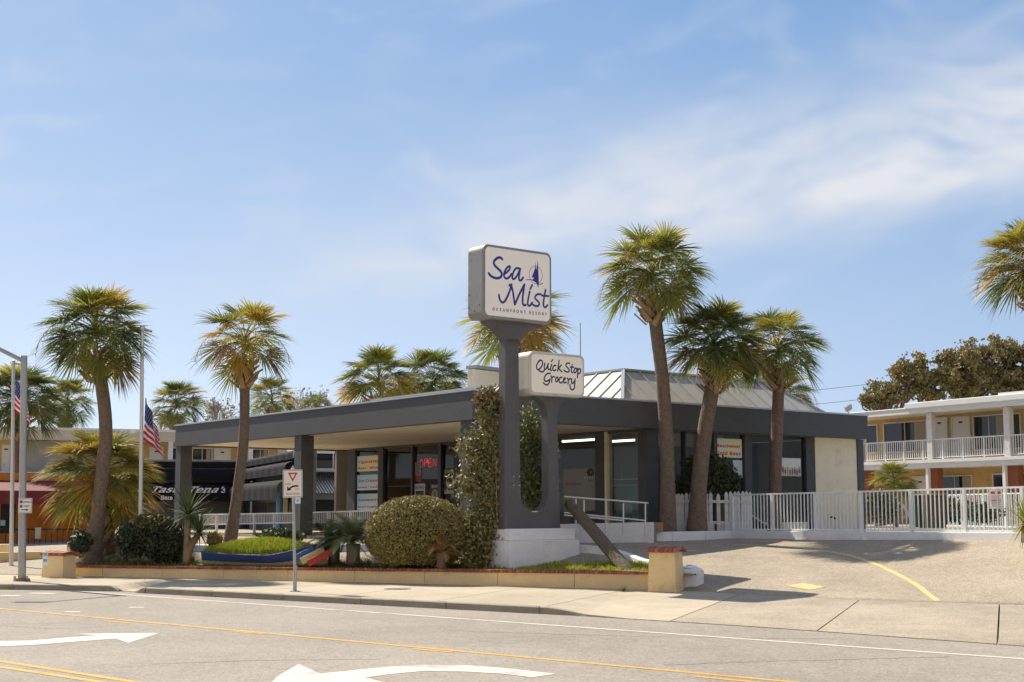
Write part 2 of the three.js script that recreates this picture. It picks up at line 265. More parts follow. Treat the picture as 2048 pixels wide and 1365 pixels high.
flat('turn_arrow', [[597, 1329], [640, 1348], [700, 1342], [780, 1334], [850, 1330.5], [930, 1331], [1010, 1337], [1112, 1348.5], [1064, 1355.5], [1000, 1348], [930, 1344], [850, 1342.5], [780, 1349], [730, 1356], [770, 1366], [720, 1400], [500, 1402], [560, 1350]], mat.white, road);
{ // tar-sealed cracks
  const tar = M(0.12, 0.108, 0.095, 0.8), r = rng(12); for (const L of [[[1330, 1331], [1500, 1326], [1700, 1319], [1900, 1313]], [[0, 1252], [120, 1256], [260, 1251]], [[900, 1262], [1150, 1270], [1420, 1276], [1700, 1279]], [[300, 1330], [520, 1322], [760, 1318]]]) { const c = new THREE.CatmullRomCurve3(L.map(([a, b]) => gl(a, b + (r() - 0.5) * 3))).getPoints(60); c.forEach((p) => { p.x += (r() - 0.5) * 0.03; p.z += (r() - 0.5) * 0.09; }); stripe('crack', c, 0.018, tar, 0.003, road); }
}
{ // the yellow sweep and the odd patches on the sloping lot
  const lot = scene.getObjectByName('parking_lot');
  const onLot = (px, py) => { let D = 30; for (let i = 0; i < 40; i++) { const p = at(px, py, D), h = lotH(p.x, D); D += clamp((p.y - h) * 6, -1.5, 1.5); if (D > 60) return null; } const p = at(px, py, D); p.y = lotH(p.x, D); return p; };
  onLotF = onLot;
  const lift = (x, D) => lotH(x, D) + 0.006;
  const P = [[1876, 1203], [1862, 1193], [1835, 1172], [1790, 1147], [1745, 1127], [1690, 1110], [1620, 1099], [1545, 1093], [1470, 1090]].map(([a, b]) => onLot(a, b)).filter(Boolean);
  stripe('sweep_line', new THREE.CatmullRomCurve3(P).getPoints(50), 0.12, mat.sand, 0, lot, lift);
  for (const [a, b, c, d, w] of [[1590, 1170, 1636, 1178, 0.42], [1500, 1083, 1580, 1084, 0.1], [1362, 1102, 1392, 1102.5, 0.14]]) { const p = onLot(a, b), q = onLot(c, d); if (p && q) stripe('paint_patch', new THREE.LineCurve3(p, q).getPoints(8), w, mat.sand, 0, lot, lift); }
}

// ---------------------------------------------------------------- planter
const planterBack = [];                                  // world outline of the back kerb
{
  const wall = thing('planter_wall', 'long low cream stucco planter wall with a red brick coping beside the pavement', 'wall');
  const A = onY(90, 1152, 0.13), B = onY(1312, 1181.5, 0.13);
  const N = 9, topY = (t) => { const px = lerp(90, 1312, t), py = lerp(1130, 1143.5, t); return at(px, py, -lerp(A.z, B.z, t)).y; };
  const ev = (t) => { const x = lerp(A.x, B.x, t); return new THREE.Vector3(x, 0.1, -backD(x) + 0.0); };
  for (let i = 0; i < N; i++) {                          // poured lengths with a hairline joint between them
    const a = ev(i / N), b = ev((i + 1) / N), d = b.clone().sub(a).normalize(), n = [d.z, -d.x]; a.addScaledVector(d, 0.006); b.addScaledVector(d, -0.006);
    const h0 = topY(i / N) - 0.07, h1 = topY((i + 1) / N) - 0.07;
    mesh('wall_length', prism([[a.x, a.z], [b.x, b.z], [b.x + n[0] * 0.24, b.z + n[1] * 0.24], [a.x + n[0] * 0.24, a.z + n[1] * 0.24]], [h0, h1, h1, h0], 0.02), mat.tan, wall);
  }
  const L = A.distanceTo(B), nb = Math.round(L / 0.105), r = rng(3), d = B.clone().sub(A).setY(0).normalize(), bg = boxG(0.095, 0.066, 0.29, 0.008);
  for (let i = 0; i < nb; i++) { const t = (i + 0.5) / nb, p = ev(t), m = mesh('brick', bg, mat.brick[Math.floor(r() * 4)], wall); m.position.set(p.x, topY(t) - 0.035 + (r() - 0.5) * 0.008, p.z - 0.115); m.rotation.set((r() - 0.5) * 0.03, Math.atan2(-d.z, d.x) + (r() - 0.5) * 0.03, (r() - 0.5) * 0.04); }
  // pillars at both ends
  function pillar(label, px0, px1, pyTop, depth, capOver, D) {
    const g = thing('planter_pillar', label, 'pillar', 'planter end pillars');
    const a = at(px0, pyTop, D), b = at(px1, pyTop, D), w = b.x - a.x, yaw = Math.atan2(-d.z, d.x); g.position.set((a.x + b.x) / 2, 0, -D); g.rotation.y = yaw;
    const top = a.y, geo = flatN(new THREE.CylinderGeometry(0.5, 0.56, top - 0.14 - 0.0, 4, 1).rotateY(Math.PI / 4).scale(w * 1.3, 1, depth * 1.3)); const sh = mesh('shaft', geo, mat.tan, g); sh.position.y = (top - 0.14) / 2;
    const n = Math.max(3, Math.round((w + 0.1) / 0.105)); for (let i = 0; i < n; i++) for (const s of [-1, 1]) { const m = mesh('brick', boxG(0.098, 0.07, depth * 0.5 + 0.04, 0.01), mat.brick[(i * 3 + (s > 0 ? 1 : 0)) % 4], g); m.position.set((i + 0.5) / n * (w + 0.12) - (w + 0.12) / 2, top - 0.075 + (i % 2) * 0.004, s * (depth * 0.25 + 0.022)); m.rotation.x = s * 0.16; }
  }
  pillar('thick cream pillar with sloped brick cap beside the sign driveway', 1303, 1360, 1092, 0.62, 0.06, 29.75);
  pillar('small cream pillar with flat brick cap and a taped notice near the light pole', 92, 146, 1101, 0.5, 0.04, 35.9);
  const nt = thing('notice', 'small blue and white paper notice taped on the brick capped planter pillar', 'notice'); const np = at(90, 1118, 35.35); panel('sheet', printed(64, 128, (x, w, h) => { x.fillStyle = '#dfe8ee'; x.fillRect(0, 0, w, h); x.fillStyle = '#7aa7c8'; x.fillRect(8, 12, 48, 30); x.fillRect(8, 66, 48, 26); }), nt, 0.12, 0.36, np.x, np.y, np.z + 0.02, 0.2);

  // earth in the planter, rising to the white back kerb
  const front = []; for (let t = 0; t <= 1.0001; t += 1 / 24) { const p = ev(t); front.push([p.x, p.z - 0.22, topY(t) - 0.06]); }
  const bk = (x) => backD(x) + lerp(2.6, 3.1, smooth(-12, 2, x)) - 1.5 * smooth(2.4, 3.9, x) * (x > 2.4 ? 1 : 0);
  bkF = bk;
  const soilH = (x, D) => { const t = clamp((x - A.x) / (B.x - A.x)), q = clamp((D - backD(x)) / 2.6); return topY(t) - 0.06 + lerp(0.22, 0.14, t) * smooth(0.05, 1, q); };
  soilF = soilH;
  const pos = [], idx = [], uv = [], nx = 70, nz = 12;
  for (let i = 0; i <= nx; i++) for (let j = 0; j <= nz; j++) { const x = lerp(A.x + 0.1, 4.0, i / nx), D = lerp(backD(x) + 0.2, bk(x), j / nz); pos.push(x, soilH(x, D) + fbm2(x * 2, D * 2, 3) * 0.05 * (j && j < nz ? 1 : 0), -D); uv.push(x, D); }
  for (let i = 0; i < nx; i++) for (let j = 0; j < nz; j++) { const a = i * (nz + 1) + j, b = a + nz + 1; idx.push(a, b, a + 1, b, b + 1, a + 1); }
  struct('planter_soil', geoFrom(pos, idx, uv), mat.soil);
  // white painted kerb round the back and the rounded nose
  const kerbPts = []; for (let x = -12; x <= 3.0; x += 0.5) kerbPts.push([x, bk(x)]);
  const nose = onLotF(1384, 1150); kerbPts.push([3.6, 31.6], [4.0, 30.9], [nose.x - 0.05, -nose.z], [4.05, backD(4) + 0.75], [3.75, backD(3.7) + 0.45]);
  const kb = thing('planter_kerb', 'white painted concrete kerb curving round the back of the planter', 'kerb'), cv = new THREE.CatmullRomCurve3(kerbPts.map(([x, D]) => new THREE.Vector3(x, 0, -D))).getSpacedPoints(90);
  const kp = [], ki = []; cv.forEach((p, i) => { const a = cv[Math.max(0, i - 1)], b = cv[Math.min(90, i + 1)], dx = b.x - a.x, dz = b.z - a.z, l = Math.hypot(dx, dz), ox = dz / l, oz = -dx / l, h = Math.max(lotH(p.x, -p.z), 0.13), hh = Math.max(h + 0.16, soilH(Math.min(p.x, 3), -p.z) + 0.10); for (const [o, y] of [[-0.11, -0.1], [-0.11, hh - 0.03], [-0.08, hh], [0.08, hh], [0.11, hh - 0.03], [0.11, -0.1]]) kp.push(p.x + ox * o, y, p.z + oz * o); });
  for (let i = 0; i < 90; i++) for (let j = 0; j < 5; j++) { const a = i * 6 + j, b = a + 6; ki.push(a, a + 1, b, b, a + 1, b + 1); }
  mesh('kerb_body', metreUV(geoFrom(kp, ki)), mat.plaster, kb);
  struct('planter_soil', prism([[3.2, -(backD(3.2) + 0.35)], [3.75, -(backD(3.7) + 0.45)], [4.05, -(backD(4) + 0.75)], [nose.x - 0.05, nose.z], [4.0, -30.9], [3.6, -31.6], [3.0, -bk(3.0)], [2.8, -31]], 0.52, 0.1), mat.soil);
}

// ---------------------------------------------------------------- the shop
const CX = -1.01, CD = 34.9, TH = Math.atan2(0.6052, 0.7961), B = new Frame(CX, CD, TH);   // local x runs along the front to the right, -z back along the canopy
const R0 = 15.85, S0 = 18.6, YB = 4.18, YT = 4.92, WR = 6.5, WS = -0.55, FL = 1.24;
const shop = thing('shop_building', 'flat roofed shop with dark grey fascia, deep canopy on columns and hipped metal roof', 'building', null, B);
{
  const fx = (px, py, x) => B.hitX(px, py, x).z, fz = (px, py, z) => B.hitZ(px, py, z).x;
  // fascia ring, flashing and roof deck
  box('fascia', mat.charcoal, shop, 0, R0, YB, YT, -0.3, 0); box('fascia', mat.charcoal, shop, 0, 0.3, YB, YT, -S0, -0.3); box('fascia', mat.charcoal, shop, R0 - 0.3, R0, YB, YT, -S0, -0.3); box('fascia', mat.charcoal, shop, 0.3, R0 - 0.3, YB, YT, -S0, -S0 + 0.3);
  box('flashing', mat.flash, shop, -0.03, R0 + 0.03, YT, YT + 0.05, -0.32, 0.03); box('flashing', mat.flash, shop, -0.03, 0.32, YT, YT + 0.05, -S0 - 0.03, -0.32); box('flashing', mat.flash, shop, R0 - 0.3, R0 + 0.03, YT, YT + 0.05, -S0, -0.32);
  box('roof_deck', grained(0.36, 0.34, 0.3), shop, 0.3, R0 - 0.3, YT - 0.3, YT - 0.06, -S0 + 0.3, -0.3);
  box('soffit', mat.soffit, shop, 0.3, R0 - 0.3, YB + 0.04, YB + 0.1, -S0 + 0.3, -0.3);
  box('soffit_edge', mat.soffit, shop, 0.3, R0 - 0.3, YB + 0.004, YB + 0.04, -0.42, -0.3);
  // columns under the canopy edge
  for (const px of [608, 367]) { const z = fx(px, 960, 0.3); box('column', mat.charcoal, shop, 0.06, 0.5, 0.6, YB, z - 0.22, z + 0.22); }
  box('column', mat.charcoal, shop, 0.06, 0.56, 0.6, YB, -0.62, -0.1);
  const xc = fz(1296, 960, -0.4); box('column', mat.charcoal, shop, xc - 0.2, xc + 0.2, 0.9, YB, -0.6, -0.2);
  // floors
  box('canopy_floor', mat.walk, shop, 0.3, WR, 0.7, 1.09, -S0 + 0.1, -1.2); box('shop_floor', mat.inside, shop, WR - 0.05, R0 - 0.4, 0.7, FL, -S0 + 0.1, WS);
  // walls that close the room
  box('wall', mat.inside, shop, WR + 0.1, R0 - 0.4, FL, YB, -S0 + 0.1, -S0 + 0.25); box('wall', mat.cream, shop, R0 - 0.65, R0 - 0.45, 0.8, YB, -S0 + 0.25, WS - 0.3);
  box('inner_wall', mat.insideDark, shop, 10.2, 10.35, FL, YB, -S0 + 0.3, -4.2); box('inner_wall', mat.insideDark, shop, 10.35, R0 - 0.7, FL, YB, -4.35, -4.2);
  // glazed wall along the canopy: dark piers, thin frames and panes
  const zs = (px) => fx(px, 950, WR), pier = (a, b, m = mat.charcoal, y0 = 1.0) => box('pier', m, shop, WR - 0.1, WR + 0.12, y0, YB, zs(a), zs(b));
  const glassX = (a, b, y0 = FL + 0.05, y1 = YB) => { const p = mesh('pane', new THREE.PlaneGeometry(Math.abs(zs(b) - zs(a)), y1 - y0), mat.glass, shop); p.rotation.y = -Math.PI / 2; p.position.set(WR, (y0 + y1) / 2, (zs(a) + zs(b)) / 2); };
  pier(698, 714); pier(760, 770, mat.charcoal); pier(880, 886, mat.charcoalSmooth); pier(826, 829, mat.charcoalSmooth); pier(912, 945); pier(1035, 1050); pier(1195, 1213); pier(1214, 1219, mat.cream);
  for (const [a, b] of [[714, 760], [770, 826], [829, 880], [886, 912], [945, 1035], [1050, 1195], [1219, 1283]]) glassX(a, b);
  box('sill', mat.charcoal, shop, WR - 0.06, WR + 0.06, 1.0, FL + 0.05, zs(714), WS - 0.05); box('head', mat.charcoalSmooth, shop, WR - 0.05, WR + 0.05, YB - 0.06, YB + 0.03, zs(714), WS - 0.05);
  // glazed front
  const xsf = (px) => fz(px, 950, WS), pierZ = (a, b, m = mat.charcoal) => box('pier', m, shop, xsf(a), xsf(b), 1.0, YB, WS - 0.1, WS + 0.1);
  pierZ(1308, 1313); pierZ(1367, 1370, mat.charcoalSmooth); pierZ(1424, 1431); pierZ(1486, 1500); pierZ(1609, 1626);
  const gz = (a, b) => { const p = mesh('pane', new THREE.PlaneGeometry(xsf(b) - xsf(a), YB - 1.5), mat.glass, shop); p.position.set((xsf(a) + xsf(b)) / 2, (YB + 1.5) / 2, WS); };
  for (const [a, b] of [[1313, 1367], [1370, 1424], [1431, 1486], [1500, 1609]]) gz(a, b);
  box('sill', mat.cream, shop, xsf(1308), xsf(1626), 0.9, 1.5, WS - 0.08, WS + 0.08);
  box('lit_ceiling_board', mat.cream, shop, xsf(1313), xsf(1486), 3.78, YB, WS - 0.9, WS - 0.8); box('wall', mat.cream, shop, xsf(1626), xsf(1709), 0.9, YB, WS - 0.2, WS + 0.12); box('corner_post', mat.charcoal, shop, xsf(1709), xsf(1721), 0.9, YB, WS - 0.3, WS + 0.16);  // cream board behind the panes is added, standing in for the lit ceiling
  { const t = new THREE.Group(); t.name = 'hose_tap'; shop.add(t); const p = B.hitZ(1662, 1036, WS + 0.2); const g = mesh('spout', limb([new THREE.Vector3(0, 0, -0.05), new THREE.Vector3(0, 0.02, 0.1), new THREE.Vector3(0.06, -0.05, 0.14)], [0.025, 0.03, 0.025], 8, 6), mat.rubber, t); t.position.copy(p); }
  // hipped standing-seam roof
  const y0 = 4.93, y1 = 6.0, o = [[5.45, -0.35], [14.3, -0.35], [14.3, -17.4], [5.45, -17.4]], n = [[6.75, -1.75], [12.9, -1.75], [12.9, -16], [6.75, -16]];
  const face = (i) => { const j = (i + 1) % 4; return [[o[i][0], y0, o[i][1]], [o[j][0], y0, o[j][1]], [n[j][0], y1, n[j][1]], [n[i][0], y1, n[i][1]]]; };
  const roof = mesh('hipped_roof', metreUV(geoFrom([0, 1, 2, 3].flatMap((i) => { const [a, b, c, d] = face(i); return [...a, ...b, ...c, ...a, ...c, ...d]; }).concat([n[0][0], y1, n[0][1], n[1][0], y1, n[1][1], n[2][0], y1, n[2][1], n[0][0], y1, n[0][1], n[2][0], y1, n[2][1], n[3][0], y1, n[3][1]]))), mat.rib, shop);
  const V3 = (p) => new THREE.Vector3(...p);
  for (const i of [0, 3]) { const [a, b, c, d] = face(i).map(V3), L = a.distanceTo(b), k = Math.floor(L / 0.62), along = b.clone().sub(a).normalize(), inset = d.clone().sub(a).dot(along), inset2 = L - c.clone().sub(a).dot(along), up = d.clone().sub(a).addScaledVector(along, -inset);
    for (let s = 1; s < k; s++) { const u = s / k * L, f = Math.min(1, u / inset, (L - u) / inset2), p = a.clone().addScaledVector(along, u), q = p.clone().addScaledVector(up, f); bar('seam', mat.rib, roof, p.clone().add(new THREE.Vector3(0, 0.02, 0)), q.add(new THREE.Vector3(0, 0.02, 0)), 0.035, 0.05); }
    bar('hip_cap', mat.flash, roof, a.clone().add(new THREE.Vector3(0, 0.03, 0)), d.clone().add(new THREE.Vector3(0, 0.03, 0)), 0.1, 0.04); bar('ridge_cap', mat.metal, roof, d.clone().add(new THREE.Vector3(0, 0.03, 0)), c.clone().add(new THREE.Vector3(0, 0.03, 0)), 0.12, 0.06); if (!i) bar('hip_cap', mat.flash, roof, b.clone().add(new THREE.Vector3(0, 0.03, 0)), c.clone().add(new THREE.Vector3(0, 0.03, 0)), 0.1, 0.04); }
  // the low beige plant room behind the roof
  const pr = thing('rooftop_block', 'plain beige block with a dark coping standing behind the metal roof', 'building'); const q2 = at(1240, 752, 66);
  bar('wall', mat.cream, pr, new THREE.Vector3(at(942, 752, 58).x, 5, -58), new THREE.Vector3(q2.x, 5, q2.z), 0.4, 6); const ca = at(942, 736, 58), cb = at(1240, 742, 66); cb.y = ca.y; bar('coping', mat.metal, pr, ca.clone().add(new THREE.Vector3(0, 0.03, 0)), cb.clone().add(new THREE.Vector3(0, 0.03, 0)), 0.6, 0.14);
  pr.children[0].scale.y = (ca.y - 0.5) / 6; pr.children[0].position.y = (ca.y - 0.5) / 2 + 0.43;
  const ant = at(1161, 700, 60); single('antenna', new THREE.CylinderGeometry(0.02, 0.03, 3.4, 6).translate(ant.x, ant.y - 0.5, ant.z), mat.metal, 'thin upright radio antenna rising behind the small cabinet sign', 'antenna');

  // lit tubes inside
  const tubeM = new THREE.MeshStandardMaterial({ color: 0xffffff, emissive: C(1, 0.97, 0.92), emissiveIntensity: 2.2 });
  for (const [a, b, c, label] of [[1125, 1193, 7.4, 'glowing fluorescent tube behind the pane beside the ice poster'], [1222, 1284, 7.4, 'glowing fluorescent tube above the teal freezer by the front corner']]) {
    const f = thing('fluorescent_light', label, 'light', 'fluorescent tubes inside the shop', B); const za = B.hitX(a, 884, c).z, zb = B.hitX(b, 878, c).z, y = B.hitX(a + 30, 882, c).y;
    box('fitting', mat.whiteMetal, f, c - 0.07, c + 0.07, y + 0.03, y + 0.1, zb, za); box('hanger', mat.metal, f, c - 0.01, c + 0.01, y + 0.1, YB + 0.04, (za + zb) / 2 - 0.01, (za + zb) / 2 + 0.01); const t = mesh('tube', new THREE.CylinderGeometry(0.03, 0.03, Math.abs(za - zb), 10).rotateX(Math.PI / 2), tubeM, f); t.position.set(c, y, (za + zb) / 2);
    const l = new THREE.RectAreaLight(C(1, 0.97, 0.92), 4, 0.08, Math.abs(za - zb)); l.position.set(c, y - 0.04, (za + zb) / 2); l.rotation.x = -Math.PI / 2; f.add(l);
  }
  // stock inside: freezer chests, shelving with goods
  const fr = thing('ice_freezer', 'pale teal ice freezer with a scribbled white front behind the corner window', 'freezer', null, B); const z0 = B.hitX(1225, 1000, WR + 0.35).z, z1 = B.hitX(1283, 1000, WR + 0.35).z;
  box('cabinet', M(0.35, 0.5, 0.47, 0.5), fr, WR + 0.3, WR + 1.1, FL, B.hitX(1250, 975, WR + 0.3).y, z1, z0, 0.03); box('lid', M(0.5, 0.55, 0.52, 0.4), fr, WR + 0.28, WR + 1.12, B.hitX(1250, 975, WR + 0.3).y, B.hitX(1250, 975, WR + 0.3).y + 0.08, z1 - 0.02, z0 + 0.02, 0.02);
  panel('decal', printed(128, 192, (x, w, h) => { x.fillStyle = '#9fc9c4'; x.fillRect(0, 0, w, h); const r = rng(5); x.fillStyle = '#e6f2f0'; for (let i = 0; i < 60; i++) { x.beginPath(); x.ellipse(64 + (r() - 0.5) * 80, 50 + (r() - 0.5) * 70, 4 + r() * 14, 3 + r() * 8, r() * 3, 0, 7); x.fill(); } x.fillStyle = '#3d9a72'; for (let i = 0; i < 40; i++) { x.beginPath(); x.ellipse(64 + (r() - 0.5) * 90, 140 + (r() - 0.5) * 80, 3 + r() * 10, 3 + r() * 8, r() * 3, 0, 7); x.fill(); } }), fr, 0.5, 0.72, WR + 0.29, 1.75, lerp(z0, z1, 0.6), -Math.PI / 2);
  for (const [a, b, x, label] of [[1226, 1282, WR + 1.3, 'shelf of bottles and packets behind the corner window'], [1130, 1190, WR + 2.0, 'dim shelf of goods behind the ice poster'], [775, 820, WR + 2.2, 'dim shelf of goods seen through the shop door pane']]) {
    const sh = thing('shop_shelf', label, 'shelf', null, B), za = B.hitX(a, 950, x).z, zb = B.hitX(b, 950, x).z, r = rng(a); for (const y of [1.9, 2.35, 2.8]) { box('shelf_board', mat.whiteMetal, sh, x, x + 0.4, y, y + 0.025, zb, za); }
    for (const z of [za, zb]) box('upright', mat.metal, sh, x + 0.36, x + 0.4, FL, 3.1, z - 0.02, z + 0.02);
    for (const y of [1.925, 2.375, 2.825]) for (let z = zb + 0.08; z < za - 0.06; z += 0.13) { const c = [[0.4, 0.1, 0.06], [0.5, 0.4, 0.1], [0.1, 0.25, 0.35], [0.5, 0.48, 0.44], [0.12, 0.3, 0.1], [0.35, 0.2, 0.08]][Math.floor(r() * 6)], h = 0.16 + r() * 0.16; const p = mesh('packet', boxG(0.09, 0.2, 0.09, 0.012), stock(c), sh); p.scale.y = h / 0.2; p.position.set(x + 0.12, y + h / 2, z); }
  }
  // posters on the panes
  const poster = (label, px0, py0, px1, py1, mt, x = WR - 0.02, cat = 'poster') => { const g = thing(cat === 'poster' ? 'poster' : cat.replace(' ', '_'), label, cat, null, B), p = B.hitX(px0, (py0 + py1) / 2, x), q = B.hitX(px1, (py0 + py1) / 2, x), yt = B.hitX((px0 + px1) / 2, py0, x).y, yb = B.hitX((px0 + px1) / 2, py1, x).y; panel('print', mt, g, Math.abs(p.z - q.z), yt - yb, x, (yt + yb) / 2, (p.z + q.z) / 2, -Math.PI / 2); return g; };
  const posterZ = (label, px0, py0, px1, py1, mt, z = WS + 0.02) => { const g = thing('poster', label, 'poster', null, B), p = B.hitZ(px0, (py0 + py1) / 2, z), q = B.hitZ(px1, (py0 + py1) / 2, z), yt = B.hitZ((px0 + px1) / 2, py0, z).y, yb = B.hitZ((px0 + px1) / 2, py1, z).y; panel('print', mt, g, Math.abs(q.x - p.x), yt - yb, (p.x + q.x) / 2, (yt + yb) / 2, z); return g; };
  const two = (a, b, c1, sky) => printed(512, 400, (x, w, h) => { const g = x.createLinearGradient(0, 0, w, h); g.addColorStop(0, sky[0]); g.addColorStop(0.6, sky[1]); g.addColorStop(1, '#dfe9e6'); x.fillStyle = g; x.fillRect(0, 0, w, h); x.fillStyle = c1; x.textAlign = 'center'; x.lineWidth = 3; let s = 110; x.font = `bold ${s}px sans-serif`; const fit = (t, y, mx) => { let z = 150; do { x.font = `bold ${z}px sans-serif`; z -= 4; } while (x.measureText(t).width > mx); x.fillText(t, w / 2, y); x.strokeStyle = c1; x.strokeText(t, w / 2, y); }; fit(a, 185, 470); fit(b, 345, 480); }, 0.6);
  poster('pane poster reading Cigarettes Beer / Wine in red', 714, 912, 759.5, 943, two('Cigarettes', 'Beer / Wine', '#c22a1e', ['#a9d4ea', '#e9dca4']));
  poster('pale blue pane poster reading Ice Cream Sweets / Snacks', 714, 950, 759.5, 981, two('Ice Cream', 'Sweets / Snacks', '#b8302c', ['#8cc4ea', '#bcdcec']));
  poster('pane poster reading Souvenirs Beach Supplies', 714, 988, 759.5, 1020.5, two('Souvenirs', 'Beach Supplies', '#b02c28', ['#84bdea', '#c9dfe2']));
  const pic = (bg, fn, w = 256, h = 320) => printed(w, h, (x) => { x.fillStyle = bg; x.fillRect(0, 0, w, h); x.textAlign = 'center'; fn(x, w, h); }, 0.55);
  poster('framed WINE poster with a dark lower half on the pane beside the shop door', 829, 968, 850, 1002, pic('#c9c4bb', (x, w, h) => { x.fillStyle = '#2a2420'; x.font = 'bold 82px sans-serif'; x.fillText('WINE', w / 2, 100); x.fillStyle = '#221c20'; x.fillRect(30, 135, w - 60, h - 160); x.fillStyle = '#8a7a78'; x.beginPath(); x.moveTo(128, 190); x.lineTo(90, 290); x.lineTo(170, 290); x.fill(); }));
  poster('dark BEER poster with a yellow round badge on the pane', 860, 968, 879, 1000, pic('#24262a', (x, w, h) => { x.fillStyle = '#c9c6bd'; x.font = 'bold 78px sans-serif'; x.fillText('BEER', w / 2, 80); x.fillStyle = '#a59a62'; x.beginPath(); x.ellipse(128, 210, 85, 95, 0, 0, 7); x.fill(); x.fillStyle = '#6f6a3c'; x.fillRect(95, 160, 66, 100); }));
  poster('COFFEE poster with a steaming cup on the pane next to the corner column', 887, 937, 912, 990, pic('#2a221e', (x, w, h) => { x.fillStyle = '#d8cfc4'; x.font = 'bold 56px sans-serif'; x.fillText('COFFEE', w / 2, 60); x.beginPath(); x.ellipse(128, 175, 80, 72, 0, 0, 7); x.fill(); x.fillStyle = '#3a2417'; x.beginPath(); x.ellipse(128, 150, 60, 36, 0, 0, 7); x.fill(); x.fillStyle = '#b9b2a8'; x.fillRect(20, 262, w - 40, 50); x.fillStyle = '#5a3a24'; for (let i = 0; i < 14; i++) { x.beginPath(); x.ellipse(20 + i * 17, 245 + (i % 3) * 8, 11, 7, i, 0, 7); x.fill(); } }));
  poster('red and white paper list on the pane under the OPEN sign', 830, 925, 842, 964, pic('#8d8680', (x, w, h) => { x.fillStyle = '#3d3a38'; for (let i = 0; i < 7; i++) x.fillRect(30, 20 + i * 26, 180 - (i % 3) * 30, 10); x.fillStyle = '#8e2a22'; x.fillRect(0, 215, w, 105); }));
  poster('off white ice advert with a round dark BEAST emblem on the pane', 1127, 938, 1192, 1022, pic('#8f8a84', (x, w, h) => { const e = x.createLinearGradient(0, 0, 0, h); x.fillStyle = '#262a22'; x.beginPath(); x.ellipse(430, 62, 58, 60, 0, 0, 7); x.fill(); x.fillStyle = '#57644a'; x.beginPath(); x.ellipse(440, 58, 20, 24, 0, 0, 7); x.fill(); x.fillStyle = '#d0cdc6'; x.font = 'bold 64px sans-serif'; x.strokeStyle = '#1a1a1a'; x.lineWidth = 10; x.strokeText('BEAST', 420, 165); x.fillText('BEAST', 420, 165); x.font = 'bold 30px sans-serif'; x.fillStyle = '#222'; x.fillText('FEAST', 430, 200); x.font = 'bold 60px sans-serif'; x.fillStyle = '#9e2838'; x.fillText('Reddy', 120, 250); x.fillStyle = '#5d4d74'; x.fillText('ice', 235, 250); }, 512, 640), WR - 0.02);
  posterZ('pane poster reading Beachwear Cold Beer', 1431, 878, 1484, 916, two('Beachwear', 'Cold Beer', '#c2391e', ['#cfe3d0', '#f0e6b4']));
  posterZ('plain white sheet on the pane under the Beachwear poster', 1466, 921, 1485, 956, pic('#cfd6da', () => {}));
  posterZ('white poster of children in colourful swimwear on the front pane', 1563, 917, 1602, 953, pic('#dcdcd6', (x, w, h) => { const r = rng(8), cs = ['#a83a34', '#3d6fa0', '#c98a3a', '#4c8a55', '#a84a74', '#52514f']; for (let i = 0; i < 8; i++) { const px = 20 + i * 31, top = 110 + (r() * 40); x.fillStyle = '#b98a68'; x.beginPath(); x.ellipse(px, top, 11, 13, 0, 0, 7); x.fill(); x.fillStyle = cs[i % 6]; x.fillRect(px - 13, top + 14, 26, 60); x.fillStyle = '#9d7458'; x.fillRect(px - 10, top + 74, 8, 50); x.fillRect(px + 3, top + 74, 8, 50); } x.fillStyle = '#b8c4cc'; x.font = 'bold 30px sans-serif'; x.fillText('★ ★ ★', w / 2, 60); }, 256, 236));
  // red OPEN neon
  const on = thing('open_sign', 'red glowing OPEN sign hanging inside the pane', 'sign', null, B), oz0 = B.hitX(838, 925, WR + 0.12), oz1 = B.hitX(874, 925, WR + 0.12), oy0 = B.hitX(856, 934, WR + 0.12).y, oy1 = B.hitX(856, 918, WR + 0.12).y;
  box('backing', mat.black, on, WR + 0.15, WR + 0.18, oy0 - 0.05, oy1 + 0.05, oz1.z - 0.06, oz0.z + 0.06); for (const z of [oz0.z - 0.05, oz1.z + 0.05]) box('hanger', mat.metal, on, WR + 0.16, WR + 0.165, oy1 + 0.05, YB, z - 0.004, z + 0.004);
  const neon = new THREE.MeshStandardMaterial({ color: C(0.5, 0.03, 0.02), emissive: C(1, 0.06, 0.03), emissiveIntensity: 0.2 });
  const glyph = { O: [[[0.5, 1], [0.05, 0.6], [0.2, 0.05], [0.7, 0.0], [0.95, 0.5], [0.5, 1]]], P: [[[0.1, 0], [0.2, 1]], [[0.15, 0.95], [0.8, 1], [0.85, 0.6], [0.15, 0.5]]], E: [[[0.9, 1], [0.15, 0.95], [0.1, 0.0], [0.85, 0.0]], [[0.12, 0.5], [0.7, 0.5]]], N: [[[0.05, 0], [0.15, 1], [0.8, 0], [0.9, 1]]] };
  const W4 = Math.abs(oz0.z - oz1.z) / 4; [...'OPEN'].forEach((ch, i) => { const parts = glyph[ch].map((st) => limb(st.map(([u, v]) => new THREE.Vector3(0, v * (oy1 - oy0), (u * 0.8) * W4)), [0.02, 0.02], 6, 18)); const m = mesh('letter', mergeGeometries(parts), neon, on); m.position.set(WR + 0.125, oy0, oz0.z + (i + 0.1) * W4 * Math.sign(oz1.z - oz0.z)); });
  const nl = new THREE.PointLight(C(1, 0.1, 0.05), 0.08); nl.position.set(WR + 0.06, (oy0 + oy1) / 2, (oz0.z + oz1.z) / 2); on.add(nl);
}
function stock(c) { const k = c.join(); stock.m = stock.m || new Map(); if (!stock.m.has(k)) stock.m.set(k, M(...c, 0.6)); return stock.m.get(k); }

